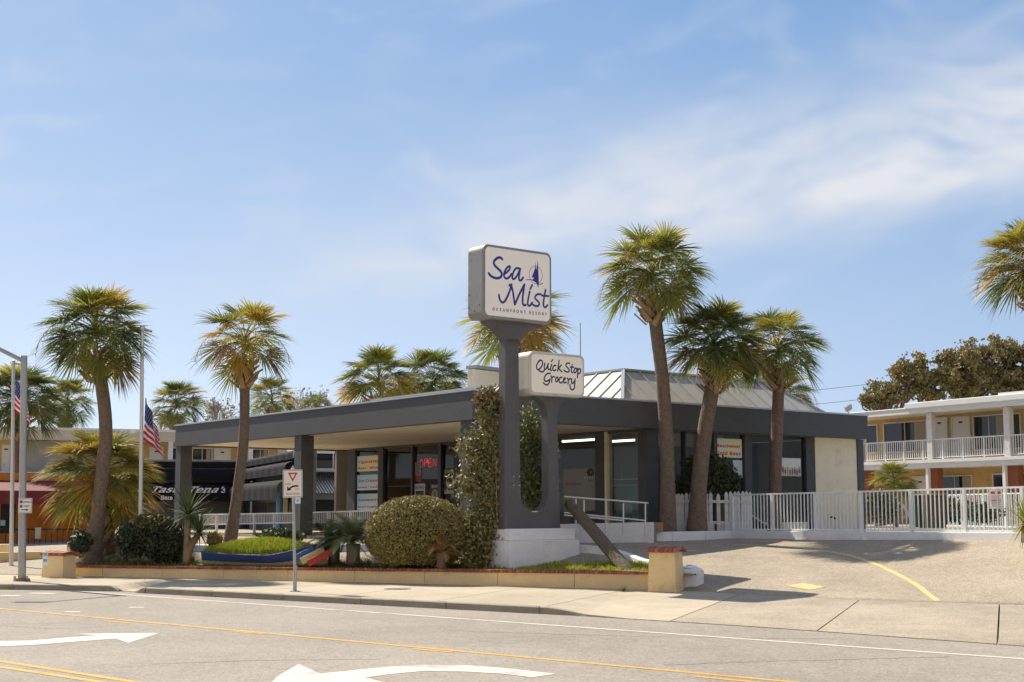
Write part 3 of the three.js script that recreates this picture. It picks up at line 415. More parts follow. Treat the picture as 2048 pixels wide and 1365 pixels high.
// ---------------------------------------------------------------- pylon sign
{
  const fr = new Frame(0, 0, TH); { const p = at(1020, 1132, 30.5); fr.o.set(p.x, 0, p.z); }
  const g = thing('pylon_sign', 'tall grey pylon sign on a white plinth with two white cabinets in blue script', 'sign', null, fr);
  { const k = 1.06, p = at(1020, 1132, 30.5 * k); g.scale.setScalar(k); g.position.set(p.x, EYE * (1 - k), p.z); }
  const postM = grained(0.105, 0.10, 0.108, 0.7, 1.2), cabM = stained(0.27, 0.265, 0.255, 0.5, 2), cab2 = stained(0.60, 0.58, 0.53, 0.5, 1.3);
  box('plinth', mat.plaster, g, 0, 2.02, 0.2, 1.19, -0.82, 0, 0.02); box('plinth_upper', mat.plaster, g, 0.05, 1.93, 1.19, 1.45, -0.72, -0.06, 0.02);
  const s = new THREE.Shape(); s.moveTo(0, 1.45); s.lineTo(1.58, 1.45); s.lineTo(1.5, 3.9); s.bezierCurveTo(1.5, 4.3, 1.62, 4.4, 2.0, 4.5); s.lineTo(0.8, 4.5); s.bezierCurveTo(1.12, 4.4, 1.24, 4.3, 1.24, 3.9); s.lineTo(1.25, 2.25); s.absarc(0.84, 2.22, 0.41, 0, Math.PI, true); s.lineTo(0.38, 4.2); s.lineTo(0.37, 6.1); s.lineTo(0.02, 6.1); s.closePath();
  const pg = metreUV(new THREE.ExtrudeGeometry(s, { depth: 0.24, bevelEnabled: true, bevelSize: 0.012, bevelThickness: 0.012, bevelSegments: 1, curveSegments: 20 })); mesh('post', pg, postM, g).position.set(0.06, 0, -0.5);
  for (const [x, y] of [[0.28, 2.62], [0.44, 2.62], [0.28, 2.42], [0.44, 2.42]]) { const b = mesh('bolt', new THREE.CylinderGeometry(0.018, 0.018, 0.03, 8).rotateX(Math.PI / 2), mat.metal, g); b.position.set(x, y, -0.24); }
  const sh = new THREE.Shape(); sh.moveTo(-0.5, 6.14); sh.lineTo(1.05, 6.14); sh.lineTo(1.0, 6.06); sh.bezierCurveTo(0.7, 6.0, 0.5, 5.9, 0.40, 5.72); sh.lineTo(0.03, 5.72); sh.bezierCurveTo(-0.05, 5.9, -0.3, 6.0, -0.46, 6.06); sh.closePath(); mesh('bracket', metreUV(new THREE.ExtrudeGeometry(sh, { depth: 0.4, bevelEnabled: false })), postM, g).position.set(0.03, 0, -0.52);
  function cabinet(x0, x1, y0, y1, zf, th, rad, body, face, label) {
    const w = x1 - x0, h = y1 - y0, rr = (inset) => { const a = new THREE.Shape(), r = rad - inset * 0.6, X = w / 2 - inset, Y = h / 2 - inset; a.moveTo(-X + r, -Y); a.lineTo(X - r, -Y); a.absarc(X - r, -Y + r, r, -Math.PI / 2, 0); a.lineTo(X, Y - r); a.absarc(X - r, Y - r, r, 0, Math.PI / 2); a.lineTo(-X + r, Y); a.absarc(-X + r, Y - r, r, Math.PI / 2, Math.PI); a.lineTo(-X, -Y + r); a.absarc(-X + r, -Y + r, r, Math.PI, 1.5 * Math.PI); return a; };
    const cg = new THREE.Group(); cg.name = 'cabinet'; if (label) cg.userData.label = label; g.add(cg); cg.position.set((x0 + x1) / 2, (y0 + y1) / 2, zf);
    mesh('housing', metreUV(new THREE.ExtrudeGeometry(rr(0), { depth: th - 0.06, bevelEnabled: true, bevelSize: 0.02, bevelThickness: 0.03, bevelSegments: 2, curveSegments: 8 })), body, cg).position.z = -th + 0.03;
    for (const k of [1, -1]) { const fg = new THREE.ShapeGeometry(rr(0.045), 8), p = fg.attributes.position, uv = []; for (let i = 0; i < p.count; i++) uv.push(p.getX(i) / w + 0.5, p.getY(i) / h + 0.5); fg.setAttribute('uv', new THREE.Float32BufferAttribute(uv, 2)); const f = mesh('sign_face', fg, face, cg); f.position.z = k > 0 ? 0.006 : -th - 0.006; if (k < 0) f.rotation.y = Math.PI; }
    return cg;
  }
  // hand-drawn brush lettering; strokes are traced in the lettering's own sheared sheet and squared up here
  const sheet = (x0, w, t0, ts, b0, bs) => (W, H) => ([x, y]) => { const u = (x - x0) / w, a = t0 + ts * (x - x0), b = b0 + bs * (x - x0); return [u * W, (y - a) / (b - a) * H]; };
  const brush = (ctx, pts, lw) => { ctx.lineWidth = lw; ctx.lineCap = 'round'; ctx.lineJoin = 'round'; ctx.beginPath(); ctx.moveTo(...pts[0]); for (let i = 1; i < pts.length - 1; i++) { const mx = (pts[i][0] + pts[i + 1][0]) / 2, my = (pts[i][1] + pts[i + 1][1]) / 2; ctx.quadraticCurveTo(...pts[i], mx, my); } ctx.lineTo(...pts[pts.length - 1]); ctx.stroke(); };
  const pts = (t) => t.split('|').map((s) => s.trim().split(' ').map((q) => q.split(',').map(Number)));
  const paper = (x, W, H, seed, base) => { x.fillStyle = base; x.fillRect(0, 0, W, H); const r = rng(seed); for (let i = 0; i < 220; i++) { x.fillStyle = `rgba(120,105,80,${0.02 + r() * 0.025})`; const px = r() * W; x.fillRect(px, r() * H, 1 + r() * 3, 20 + r() * 120); } for (let i = 0; i < 40; i++) { x.fillStyle = `rgba(90,80,70,${0.08 + r() * 0.12})`; x.beginPath(); x.arc(r() * W, r() * H, 1 + r() * 2, 0, 7); x.fill(); } };
  const seaFace = printed(1024, 860, (x, W, H) => {
    paper(x, W, H, 4, '#fdf5ec'); const m = sheet(190, 1050, 40, 0.216, 1140, 0.146)(W, H), q = (t, lw) => pts(t).forEach((s) => brush(x, s.map(m), lw)); x.strokeStyle = x.fillStyle = '#2b2a86';
    q('470,290 455,262 410,258 360,290 340,330 350,370 400,420 455,475 470,520 450,560 400,575 340,560 290,525 268,490', 31);
    q('505,515 560,480 595,430 590,400 560,405 515,460 495,520 505,570 545,590 590,560 612,520', 26);
    q('745,450 700,430 660,460 630,530 625,590 650,605 690,570 730,500 755,430 735,530 725,600 745,635 780,610 795,585', 26);
    q('422,825 430,890 470,945 510,930 550,860 590,770 615,680|582,690 605,665 635,780 650,880 665,980|665,980 720,860 770,770 815,690|815,690 790,830 785,960 800,1000 835,995', 28);
    q('898,800 875,900 862,980 880,1015 910,1005 935,965|905,765 938,705|1075,850 1030,840 985,870 980,910 1030,950 1055,990 1030,1025 985,1020 940,990|1150,790 1125,900 1112,1000 1125,1045 1155,1045 1180,1015|1090,870 1195,885', 25);
    q('845,625 900,618 960,640 1030,695 1070,705 1110,690', 9); const fill = (t) => { pts(t).forEach((s) => { x.beginPath(); s.map(m).forEach((p, i) => i ? x.lineTo(...p) : x.moveTo(...p)); x.fill(); }); };
    fill('993,370 983,455 955,535 930,588 965,600 942,630 1000,665 1034,755 1042,690 1040,600 1026,340 1014,440 1001,490'); x.lineWidth = 5; x.beginPath(); const c = m([995, 560]); x.ellipse(c[0], c[1], 100, 108, 0, 0, 7); x.stroke();
    x.font = 'bold 52px sans-serif'; x.textAlign = 'left'; const a = m([322, 1052]), b = m([1168, 1172]), str = 'OCEANFRONT RESORT', wd = [...str].map((ch) => x.measureText(ch).width), gap = (b[0] - a[0] - wd.reduce((p, w) => p + w, 0)) / (str.length - 1); let px = a[0]; [...str].forEach((ch, i) => { x.fillText(ch, px, lerp(a[1], b[1], i / str.length)); px += wd[i] + gap; });
  }, 0.35);
  const quickFace = printed(1024, 600, (x, W, H) => {
    paper(x, W, H, 9, '#fbf3e2'); const m = sheet(275, 1245, 125, 0.115, 1080, 0.085)(W, H), q = (t, lw) => pts(t).forEach((s) => brush(x, s.map(m), lw)); x.strokeStyle = '#141b4a';
    q('505,330 450,380 420,460 430,530 470,545 530,490 565,400 545,335 505,325 470,355|475,560 520,595 570,595 600,560|610,400 595,470 600,530 630,540 665,480 690,410|690,410 675,490 690,550 720,540|765,430 745,500 740,560 765,570|760,365 790,325|860,460 825,450 790,500 790,560 830,575 865,555|935,345 920,450 905,580|985,455 920,520|925,520 960,570 1000,600', 22);
    q('1180,420 1140,405 1095,430 1090,480 1150,530 1180,580 1150,615 1090,605 1050,570|1240,450 1220,540 1215,610 1250,630|1195,505 1275,510|1320,530 1280,560 1275,620 1310,635 1345,590 1350,540 1320,530 1300,535|1375,540 1368,640 1360,740|1370,570 1420,535 1445,570 1430,630 1385,660', 22);
    q('735,635 690,620 630,660 590,740 600,800 650,810 700,790 725,760|725,770 710,850 665,895 610,880 580,840|750,690 770,730 765,830|768,740 800,700 830,715|890,720 855,750 850,810 880,830 910,790 910,735 890,720 870,730|1000,730 960,720 930,780 940,840 980,855 1020,830|1040,800 1075,770 1080,740 1050,745 1030,810 1055,860 1100,840|1125,750 1150,790 1140,880|1145,800 1180,755 1205,770|1225,770 1215,850 1245,880 1290,820|1305,770 1295,890 1290,980 1240,1025 1190,980 1185,890', 22);
  }, 0.4);
  cabinet(-0.745, 1.19, 6.14, 7.78, 0.0, 0.58, 0.14, cabM, seaFace, 'large upper cabinet with a sailing boat emblem'); cabinet(0.64, 2.26, 4.5, 5.47, -0.1, 0.5, 0.13, cab2, quickFace, 'smaller lower cabinet');
  const rustM = M(0.16, 0.06, 0.03, 0.9); for (const [y, z] of [[6.4, -0.52], [6.42, -0.12], [6.68, -0.5], [6.3, -0.3]]) { const b = mesh('rivet', new THREE.SphereGeometry(0.018, 8, 6), rustM, g); b.position.set(-0.77, y, z); }
}

// ---------------------------------------------------------------- motel wings and restaurant
const V = (x, y, z) => new THREE.Vector3(x, y, z);
const ochre = stained(0.56, 0.37, 0.15, 0.85, 3), doorM = M(0.66, 0.63, 0.58, 0.5), frameM = M(0.62, 0.58, 0.5, 0.5), brickRed = grained(0.30, 0.11, 0.06, 0.85, 0.5), curtain = M(0.35, 0.30, 0.24, 0.9);
function windowAt(g, x0, x1, y0, y1, z, splits = 1, fm = frameM) {      // a framed window proud of a wall facing +z
  const w = new THREE.Group(); w.name = 'window'; g.add(w); const t = 0.07;
  box('frame', fm, w, x0 - t, x0, y0 - t, y1 + t, z, z + 0.07); box('frame', fm, w, x1, x1 + t, y0 - t, y1 + t, z, z + 0.07); box('frame', fm, w, x0, x1, y1, y1 + t, z, z + 0.07); box('frame', fm, w, x0, x1, y0 - t, y0, z, z + 0.07);
  for (let i = 0; i <= splits; i++) { const a = lerp(x0, x1, i / (splits + 1)), b = lerp(x0, x1, (i + 1) / (splits + 1)); if (i) box('mullion', fm, w, a - 0.02, a + 0.02, y0, y1, z + 0.01, z + 0.06); box('pane', mat.darkGlass, w, a + (i ? 0.02 : 0), b - (i < splits ? 0.02 : 0), y0, y1, z + 0.005, z + 0.025); if (i % 2 === 1) box('curtain', curtain, w, lerp(a, b, 0.45), b - 0.05, y0 + 0.02, y1 - 0.02, z + 0.026, z + 0.032); }
}
function doorAt(g, x0, x1, y0, y1, z) { const d = new THREE.Group(); d.name = 'door'; g.add(d); box('leaf', doorM, d, x0, x1, y0, y1, z, z + 0.05); for (const [a, b] of [[x0 - 0.07, x0], [x1, x1 + 0.07]]) box('frame', frameM, d, a, b, y0, y1 + 0.07, z, z + 0.08); box('frame', frameM, d, x0, x1, y1, y1 + 0.07, z, z + 0.08); box('number_plate', mat.black, d, (x0 + x1) / 2 - 0.11, (x0 + x1) / 2 + 0.11, y1 - 0.26, y1 - 0.17, z + 0.05, z + 0.06); const k = mesh('knob', new THREE.SphereGeometry(0.04, 10, 8), mat.metal, d); k.position.set(x0 + 0.1, (y0 + y1) / 2 - 0.1, z + 0.08); }
const balG = new THREE.BoxGeometry(0.03, 1, 0.03);
{
  const p0 = at(1950, 900, 63), Mf = new Frame(p0.x, 63, -59.3 * Math.PI / 180);
  const g = thing('motel_wing', 'two storey yellow motel wing with white balcony rails, white columns and doors', 'building', null, Mf);
  const u = (px, py, z = 0) => Mf.hitZ(px, py, z), xL = u(1640, 900).x, xR = u(2048, 900).x + 6, WZ = -1.7;
  const ySlabT = 4.27, ySlabB = 3.88, yEave = 6.5, yTop = 7.02, yRail = 5.25;
  box('wall', ochre, g, xL, xR, 1.1, yEave + 0.1, WZ - 7, WZ); box('balcony_slab', mat.paint, g, xL, xR, ySlabB, ySlabT, WZ, 0.08); box('balcony_lip', mat.paint, g, xL, xR, ySlabT - 0.14, ySlabT + 0.02, 0.08, 0.14);
  box('eave_board', mat.paint, g, xL, xR, yEave, yEave + 0.24, 0.3, 0.42); box('eave_soffit', mat.cream, g, xL, xR, yEave + 0.02, yEave + 0.1, WZ, 0.3);
  const edge = u(1812, 815, 0.42).x; box('roof_edge', mat.paint, g, edge, xR, yEave + 0.24, yTop, WZ - 7, 0.5, 0.03); box('roof_edge', mat.paint, g, xL, edge - 0.01, yEave + 0.24, yTop - 0.22, WZ - 7, 0.46, 0.03); box('roof_curb', mat.paint, g, u(2000, 795).x, xR, yTop, yTop + 0.14, WZ - 4, 0.1);
  for (const px of [1720, 1861.5, 2016.5]) { const x = u(px, 860).x; box('column', mat.paint, g, x - 0.16, x + 0.16, ySlabT, yEave, -0.22, 0.1, 0.02); }
  for (const px of [1720, 1855, 2009]) { const x = u(px, 960).x; box('post', mat.whiteMetal, g, x - 0.08, x + 0.08, 1.15, ySlabB, -0.15, 0.01); }
  for (const px of [1730, 1866, 2026]) { const x = u(px, 960, -0.4).x; box('brick_pillar', brickRed, g, x - 0.33, x + 0.33, 1.15, ySlabB, -0.75, -0.35); }
  box('top_rail', mat.whiteMetal, g, xL, xR, yRail - 0.05, yRail, -0.05, 0.02); box('bottom_rail', mat.whiteMetal, g, xL, xR, ySlabT + 0.08, ySlabT + 0.12, -0.05, 0.02);
  const bx0 = u(1700, 900).x; for (let x = bx0, i = 0; x < xR - 0.1; x += 0.135, i++) { const b = mesh('baluster', balG, mat.whiteMetal, g); b.scale.set(i % 9 ? 1 : 2.2, yRail - ySlabT - (i % 9 ? 0.17 : 0.06), i % 9 ? 1 : 2.2); b.position.set(x, (yRail + ySlabT) / 2 + (i % 9 ? 0.035 : -0.02), -0.015); }
  const px = (a, z = WZ) => u(a, 880, z).x; const yw = (a, y) => u(a, y, WZ).y;
  windowAt(g, px(1771), px(1854), yw(1812, 903), yw(1812, 846), WZ); doorAt(g, px(1867), px(1896), ySlabT, yw(1880, 838), WZ); doorAt(g, px(1908), px(1941), ySlabT, yw(1925, 836), WZ); windowAt(g, px(1951), px(2043), yw(1990, 898), yw(1990, 832), WZ, 2); windowAt(g, px(1735), px(1756), yw(1745, 905), yw(1745, 852), WZ, 0); doorAt(g, px(2062), px(2095), ySlabT, yw(1925, 836), WZ);
  windowAt(g, px(1877), px(1941), yw(1905, 992), yw(1905, 954), WZ); windowAt(g, px(1986), px(2010), yw(1998, 1000), yw(1998, 950), WZ, 0); windowAt(g, px(2032), px(2080), yw(2040, 1000), yw(2040, 948), WZ); doorAt(g, px(1826), px(1853), 1.2, yw(1840, 956), WZ);
  // flood lamp on the roof
  const fl = thing('flood_lamp', 'small square flood lamp on a short stem at the shop roof corner', 'lamp'); const q = at(1697, 816, 44.5); bar('stem', mat.whiteMetal, fl, q.clone().add(V(0, -0.35, 0)), q, 0.05); const hd = mesh('head', boxG(0.24, 0.2, 0.12, 0.02), mat.metal, fl); hd.position.copy(q); hd.rotation.set(0.5, 0.5, 0.3);
}
{ // left wing, seen over the restaurant
  const p0 = at(170, 900, 84), Lf = new Frame(p0.x, 84, TH * 0.55), g = thing('motel_wing', 'long two storey motel wing with pale eave and tan upper wall behind the palms', 'building', null, Lf), u = (px, py, z = 0) => Lf.hitZ(px, py, z);
  const x0 = u(-60, 900).x, x1 = u(620, 900).x, ye = u(170, 862).y, yb = u(170, 882).y, WZ = -1.4, ys = u(100, 957).y;
  box('eave_board', stained(0.58, 0.5, 0.38), g, x0, x1, yb, ye, 0.1, 0.25); box('roof_slab', mat.paint, g, x0, x1, ye, ye + 0.14, WZ - 8, 0.3); box('eave_soffit', mat.soffit, g, x0, x1, yb + 0.05, yb + 0.1, WZ, 0.1);
  box('wall', ochre, g, x0, x1, 0.6, ye, WZ - 8, WZ); const a = u(46, 900, WZ).x, b = u(270, 900, WZ).x; box('grey_panel', stained(0.36, 0.34, 0.31), g, a, b, ys, yb, WZ, WZ + 0.12); box('balcony_slab', mat.paint, g, x0, u(330, 900).x, ys - 0.05, ys + 0.35, WZ + 0.12, 0.3);
  const px = (q) => u(q, 910, WZ).x, yd = u(450, 899, WZ).y, yk = yd - 2.1; for (const [d0, d1] of [[5, 17], [300, 324], [429, 459], [556, 590]]) doorAt(g, px(d0), px(d1), yk, yd, WZ + 0.01); for (const [d0, d1] of [[345, 362], [385, 422], [505, 535]]) windowAt(g, px(d0), px(d1), yk + 0.8, yd, WZ, 1); for (const d of [500, 340]) box('column', mat.paint, g, u(d, 900).x - 0.14, u(d, 900).x + 0.14, ys, yb, 0, 0.25);
}
{ // cafe with the red awning at the far left
  const p0 = at(60, 1000, 51), Rf = new Frame(p0.x, 51, TH * 0.5), g = thing('orange_cafe', 'orange cafe front under a deep red awning behind the light pole', 'building', null, Rf), u = (px, py, z = 0) => Rf.hitZ(px, py, z);
  const x0 = u(-80, 1000).x, x1 = u(235, 1000).x, y0 = u(60, 1009).y, y1 = u(60, 960).y; box('wall', M(0.60, 0.20, 0.025, 0.8, { map: rep(stainTex, 3) }), g, x0, x1, 0.5, y1 + 0.3, -6, -1.6);
  const red = M(0.15, 0.012, 0.02, 0.75, { map: rep(finePlain, 1) }), q4 = (a, b, c, d) => [...a, ...b, ...c, ...a, ...c, ...d]; mesh('awning', metreUV(geoFrom([...q4([x0, y0 + 0.5, 0], [x1, y0 + 0.5, 0], [x1, y1, -1.6], [x0, y1, -1.6]), ...q4([x1, y0 + 0.5, 0], [x1, y0, 0], [x1, y0 + 0.4, -1.6], [x1, y1, -1.6])])), red, g); box('valance', red, g, x0, x1, y0, y0 + 0.5, -0.01, 0.02);
  box('dark_inside_panel', mat.black, g, u(0, 1040, -1.6).x, u(30, 1040, -1.6).x, 1.0, y0 + 0.2, -1.6, -1.56); box('window_card', printed(32, 32, (x) => { x.fillStyle = '#9fd3ea'; x.fillRect(0, 0, 32, 32); }), g, u(0, 1048, -1.5).x, u(10, 1048, -1.5).x, u(5, 1052, -1.5).y, u(5, 1041, -1.5).y, -1.52, -1.5);  // black panel on the wall, the unlit inside put into its colour
  const rl = new THREE.Group(); rl.name = 'railing'; g.add(rl); const ry = u(60, 1058, 0.4).y; box('rail', mat.black, rl, x0, u(160, 1060, 0.4).x, ry - 0.05, ry, 0.38, 0.43); for (let x = x0; x < u(160, 1060, 0.4).x; x += 0.2) box('baluster', mat.black, rl, x, x + 0.025, 0.6, ry - 0.05, 0.39, 0.415);
  box('meter_box', mat.metal, g, u(69, 1070, 0.6).x, u(81, 1070, 0.6).x, u(75, 1078, 0.6).y, u(75, 1056, 0.6).y, 0.5, 0.62);
}
{ // low cream wall behind the left driveway
  const g = thing('low_wall', 'low cream wall with raised end piers behind the light pole', 'wall'); const a = onY(-40, 1137, 0.14), b = onY(163, 1129, 0.14); b.y = a.y = 0.14; const hb = at(100, 1109, 40.5).y, dirn = b.clone().sub(a).normalize();
  bar('wall', mat.tan, g, a.clone().setY(hb / 2), b.clone().setY(hb / 2), 0.25, hb); for (const [px, top] of [[6, 1089], [148, 1085]]) { const p = onY(px, 1132, 0.14), t = at(px, top, -p.z).y; box('pier', mat.tan, g, p.x - 0.2, p.x + 0.2, 0, t, p.z - 0.2, p.z + 0.2, 0.02); }
}
{ // restaurant with tiered black awnings
  const p0 = at(500, 980, 66), Tf = new Frame(p0.x, 66, TH * 0.22), g = thing('restaurant', 'restaurant with three tiers of rounded black awnings and white lettering behind the canopy', 'restaurant', null, Tf), u = (px, py, z = 0) => Tf.hitZ(px, py, z);
  const xl = u(262, 980).x, cloth = M(0.011, 0.011, 0.015, 0.85, { specularIntensity: 0.3, map: rep(finePlain, 0.7) }), unused = 0, wallM = stained(0.16, 0.17, 0.17), inner = M(0.05, 0.055, 0.055, 0.4);
  const tiers = [[1004, 966, 1.2], [963, 938, 0.9], [937, 920, 0.6]];
  function scallop(parent, a, b, y0, y1, out, n) {                      // one awning run from a to b (x, z pairs), bulging outwards, ribbed between battens
    const L = Math.hypot(b[0] - a[0], b[1] - a[1]), dx = (b[0] - a[0]) / L, dz = (b[1] - a[1]) / L, ox = -dz, oz = dx, pos = [], idx = [], uv = [], NU = n * 8, NV = 10;
    for (let i = 0; i <= NU; i++) for (let j = 0; j <= NV; j++) { const t = i / NU, sag = Math.abs(Math.sin(t * n * Math.PI)) * 0.045, v = j / NV, ang = v * Math.PI / 2, h = y0 + (y1 - y0) * (v < 0.45 ? v / 0.45 * 0.55 : 0.55 + 0.45 * Math.sin((v - 0.45) / 0.55 * Math.PI / 2)), o = out * (v < 0.45 ? 1 : Math.cos((v - 0.45) / 0.55 * Math.PI / 2)) - 0.045 + sag; pos.push(a[0] + dx * L * t + ox * o, h, a[1] + dz * L * t + oz * o); uv.push(t * L, h); }
    for (let i = 0; i < NU; i++) for (let j = 0; j < NV; j++) { const p = i * (NV + 1) + j, q = p + NV + 1; idx.push(p, q, p + 1, q, q + 1, p + 1); }
    return mesh('awning', geoFrom(pos, idx, uv), cloth, parent);
  }
  const side = [u(500, 980).x, 0], far = (() => { const q = at(612, 980, 54), l = Tf.loc(q); return [l.x, l.z]; })();
  tiers.forEach(([b, t, o]) => { const y0 = u(420, b).y, y1 = u(420, t).y; scallop(g, [xl, 0], [side[0] + 0.4, 0], y0, y1, o, 7); scallop(g, side, far, y0, y1, o, 9); });
  box('wall', wallM, g, xl, side[0], 0.6, u(420, 920).y, -4, -0.1); const dxs = far[0] - side[0], dzs = far[1] - side[1], Ls = Math.hypot(dxs, dzs), sg = new THREE.Group(); sg.name = 'side_wall'; g.add(sg); sg.position.set(side[0], 0, side[1]); sg.rotation.y = Math.atan2(-dzs, dxs); const ws = box('wall', wallM, sg, 0, Ls, 0.6, u(420, 920).y, -0.4, -0.1);
  for (const [t0, t1] of [[0.06, 0.3], [0.34, 0.6], [0.66, 0.9]]) box('window', inner, sg, t0 * Ls, t1 * Ls, 1.4, u(420, 1008).y, -0.1, -0.04); box('oval_sign', M(0.42, 0.36, 0.22, 0.7), sg, 0.55 * Ls, 0.72 * Ls, 1.75, 2.5, -0.03, 0.02, 0.02); for (const t of [0.02, 0.78]) { const c = mesh('blue_column', new THREE.CylinderGeometry(0.14, 0.14, 2.0, 14), M(0.12, 0.30, 0.52, 0.5), sg); c.position.set(t * Ls, 1.6, 0.5); }
  for (const [a, b] of [[330, 385], [392, 455], [460, 492]]) box('window', inner, g, u(a, 1010).x, u(b, 1010).x, 1.3, u(420, 1006).y, -0.1, -0.05);
  const letter = (txt, px0, px1, py0, py1, font) => { const a = u(px0, py1, 1.22), b = u(px1, py0, 1.22); panel('lettering', printed(512, 128, (x, w, h) => { x.clearRect(0, 0, w, h); x.fillStyle = '#e4e4e4'; x.font = font; x.textAlign = 'center'; x.setTransform(1, 0, font[0] === 'i' ? -0.25 : 0, 1, font[0] === 'i' ? 18 : 0, 0); x.lineWidth = 3; x.strokeStyle = '#e4e4e4'; x.fillText(txt, w / 2, 96); x.strokeText(txt, w / 2, 96); }, 0.5, { alphaTest: 0.5 }), g, b.x - a.x, b.y - a.y, (a.x + b.x) / 2, (a.y + b.y) / 2, 1.21); };
  letter("Tasty Tena's", 303, 450, 969, 991, 'italic 92px serif'); letter('Since', 312, 353, 991, 1003.5, 'bold 118px sans-serif');
}
{ // small blue-grey shop behind the canopy
  const p0 = at(706, 980, 57), Sf = new Frame(p0.x, 57, 0.5), g = thing('blue_annex', 'pale blue annex with slatted grey awning and a window above behind the canopy', 'building', null, Sf), u = (px, py, z = 0) => Sf.hitZ(px, py, z), xa = u(622, 980).x, xb = u(720, 980).x;
  box('wall', M(0.42, 0.52, 0.56, 0.8, { map: rep(stainTex, 2) }), g, xa, xb, 0.6, u(660, 990).y, -3, 0); box('upper_wall', mat.cream, g, xa, xb, u(660, 990).y, 6, -3, -0.9); windowAt(g, u(632, 925, -0.9).x, u(698, 925, -0.9).x, u(660, 938, -0.9).y, u(660, 908, -0.9).y, -0.9, 1, mat.whiteMetal); box('dark_inside_panel', mat.black, g, u(630, 1020).x, u(682, 1020).x, 1.0, u(650, 1000).y, 0, 0.03);  // black slab on the solid wall, its colour stands for the dark room
  const ya = u(660, 944).y, yb = u(660, 990).y, n = 17; box('awning_deck', M(0.11, 0.11, 0.15, 0.7), g, xa, xb, ya - 0.02, ya, -0.9, -0.05); for (let i = 0; i <= n; i++) { const x = lerp(xa, xb, i / n), s = bar('awning_slat', mat.alu, g, V(x, ya, -0.85), V(x, yb + 0.05, 0.75), 0.07, 0.05); } const dk = mesh('awning_sheet', metreUV(geoFrom([xa, ya - 0.05, -0.85, xa, yb, 0.75, xb, yb, 0.75, xa, ya - 0.05, -0.85, xb, yb, 0.75, xb, ya - 0.05, -0.85])), M(0.12, 0.12, 0.16, 0.6), g); box('gutter', mat.paint, g, xa, xb, ya, ya + 0.12, -0.9, -0.7);
}

// ---------------------------------------------------------------- fences, rails, ramp
function railing(label, cat, name, A, Bp, base, topY, mm, spacing, posts, group, footTo) {        // A, Bp world points; base and top heights may differ end to end
  const g = thing(name, label, cat, group), d = Bp.clone().sub(A).setY(0), L = d.length(); d.normalize(); const P = (t, y) => V(A.x + d.x * L * t, y, A.z + d.z * L * t), by = (t) => lerp(base[0], base[1], t), ty = (t) => lerp(topY[0], topY[1], t), yaw = Math.atan2(-d.z, d.x);
  bar('top_rail', mm, g, P(0, ty(0)), P(1, ty(1)), 0.055, 0.045); bar('bottom_rail', mm, g, P(0, by(0) + 0.05), P(1, by(1) + 0.05), 0.045, 0.04); const n = Math.round(L / spacing);
  for (let i = 0; i <= n; i++) { const t = i / n, h = ty(t) - by(t) - 0.09, b = mesh('picket', balG, mm, g); b.scale.set(0.8, h, 0.8); b.position.copy(P(t, by(t) + 0.07 + h / 2)); b.rotation.y = yaw; }
  for (let i = 0; i <= posts; i++) { const t = i / posts, f = footTo ? footTo(P(t, 0)) : by(t) - 0.06, h = ty(t) + 0.02 - f, b = mesh('post', balG, mm, g); b.scale.set(2.5, h, 2.5); b.position.copy(P(t, f + h / 2)); b.rotation.y = yaw; }
  return g;
}
const fenceA = at(1466, 1063, 39.0), fenceB = at(2048, 1067, 31.2), fenceEnd = fenceB.clone().lerp(fenceA, -0.5);
railing('long white metal picket fence on a white kerb along the driveway', 'fence', 'metal_fence', fenceA, fenceEnd, [fenceA.y, fenceB.y + (fenceB.y - fenceA.y) * 0.5], [at(1466, 991, 39.0).y, lerp(at(1466, 991, 39.0).y, at(2048, 975, 31.2).y, 1.5)], mat.whiteMetal, 0.125, 9);
{ const k = thing('fence_kerb', 'low white painted kerb under the metal fence and palms', 'kerb'), list = [at(1290, 1066, 36.9), at(1340, 1065, 37.2), at(1405, 1064, 37.75), fenceA.clone(), fenceEnd.clone()]; for (let i = 0; i < 4; i++) { const p = list[i], q = list[i + 1], h = 0.8, dy = -h / 2 + 0.01 + i * 0.001; bar('kerb_body', mat.plaster, k, p.clone().add(V(0, dy, 0)), q.clone().add(V(0, dy, 0)), 0.24, h, 0.015); } }
{ // picket fence between the palms
  const g = thing('picket_fence', 'weathered white wooden picket fence with pointed tops between the palm trunks', 'fence'), z0 = at(1342, 1063, 38.95), z1 = at(1502, 1064, 39.35), s = new THREE.Shape(); s.moveTo(-0.053, 0); s.lineTo(0.053, 0); s.lineTo(0.05, 1.03); s.quadraticCurveTo(0.065, 1.09, 0, 1.16); s.quadraticCurveTo(-0.065, 1.09, -0.05, 1.03); s.closePath(); const pg = metreUV(new THREE.ExtrudeGeometry(s, { depth: 0.02, bevelEnabled: false })), r = rng(4);
  for (const y of [0.25, 0.85]) bar('rail', mat.paint, g, z0.clone().add(V(0, y, -0.03)), z1.clone().add(V(0, y, -0.03)), 0.04, 0.08); const n = 20; for (let i = 0; i <= n; i++) { if (i === 11 || i === 13) continue; const m = mesh('picket', pg, mat.paint, g), p = z0.clone().lerp(z1, i / n); m.position.copy(p).add(V(0, -0.04, 0)); m.scale.y = 0.95 + r() * 0.05 + (i > 12 ? 0.05 : 0); m.rotation.z = (r() - 0.5) * 0.03; }
}
railing('white slatted canopy railing on short legs left of the grey column', 'railing', 'slat_railing', B.world(1.0, 0, B.hitX(398, 1040, 1.0).z), B.world(1.0, 0, B.hitX(592, 1040, 1.0).z), [B.hitX(398, 1053, 1.0).y, B.hitX(592, 1049, 1.0).y], [B.hitX(398, 1030, 1.0).y, B.hitX(592, 1027, 1.0).y], mat.paint, 0.115, 5, 'slatted canopy railings', () => 0.95);
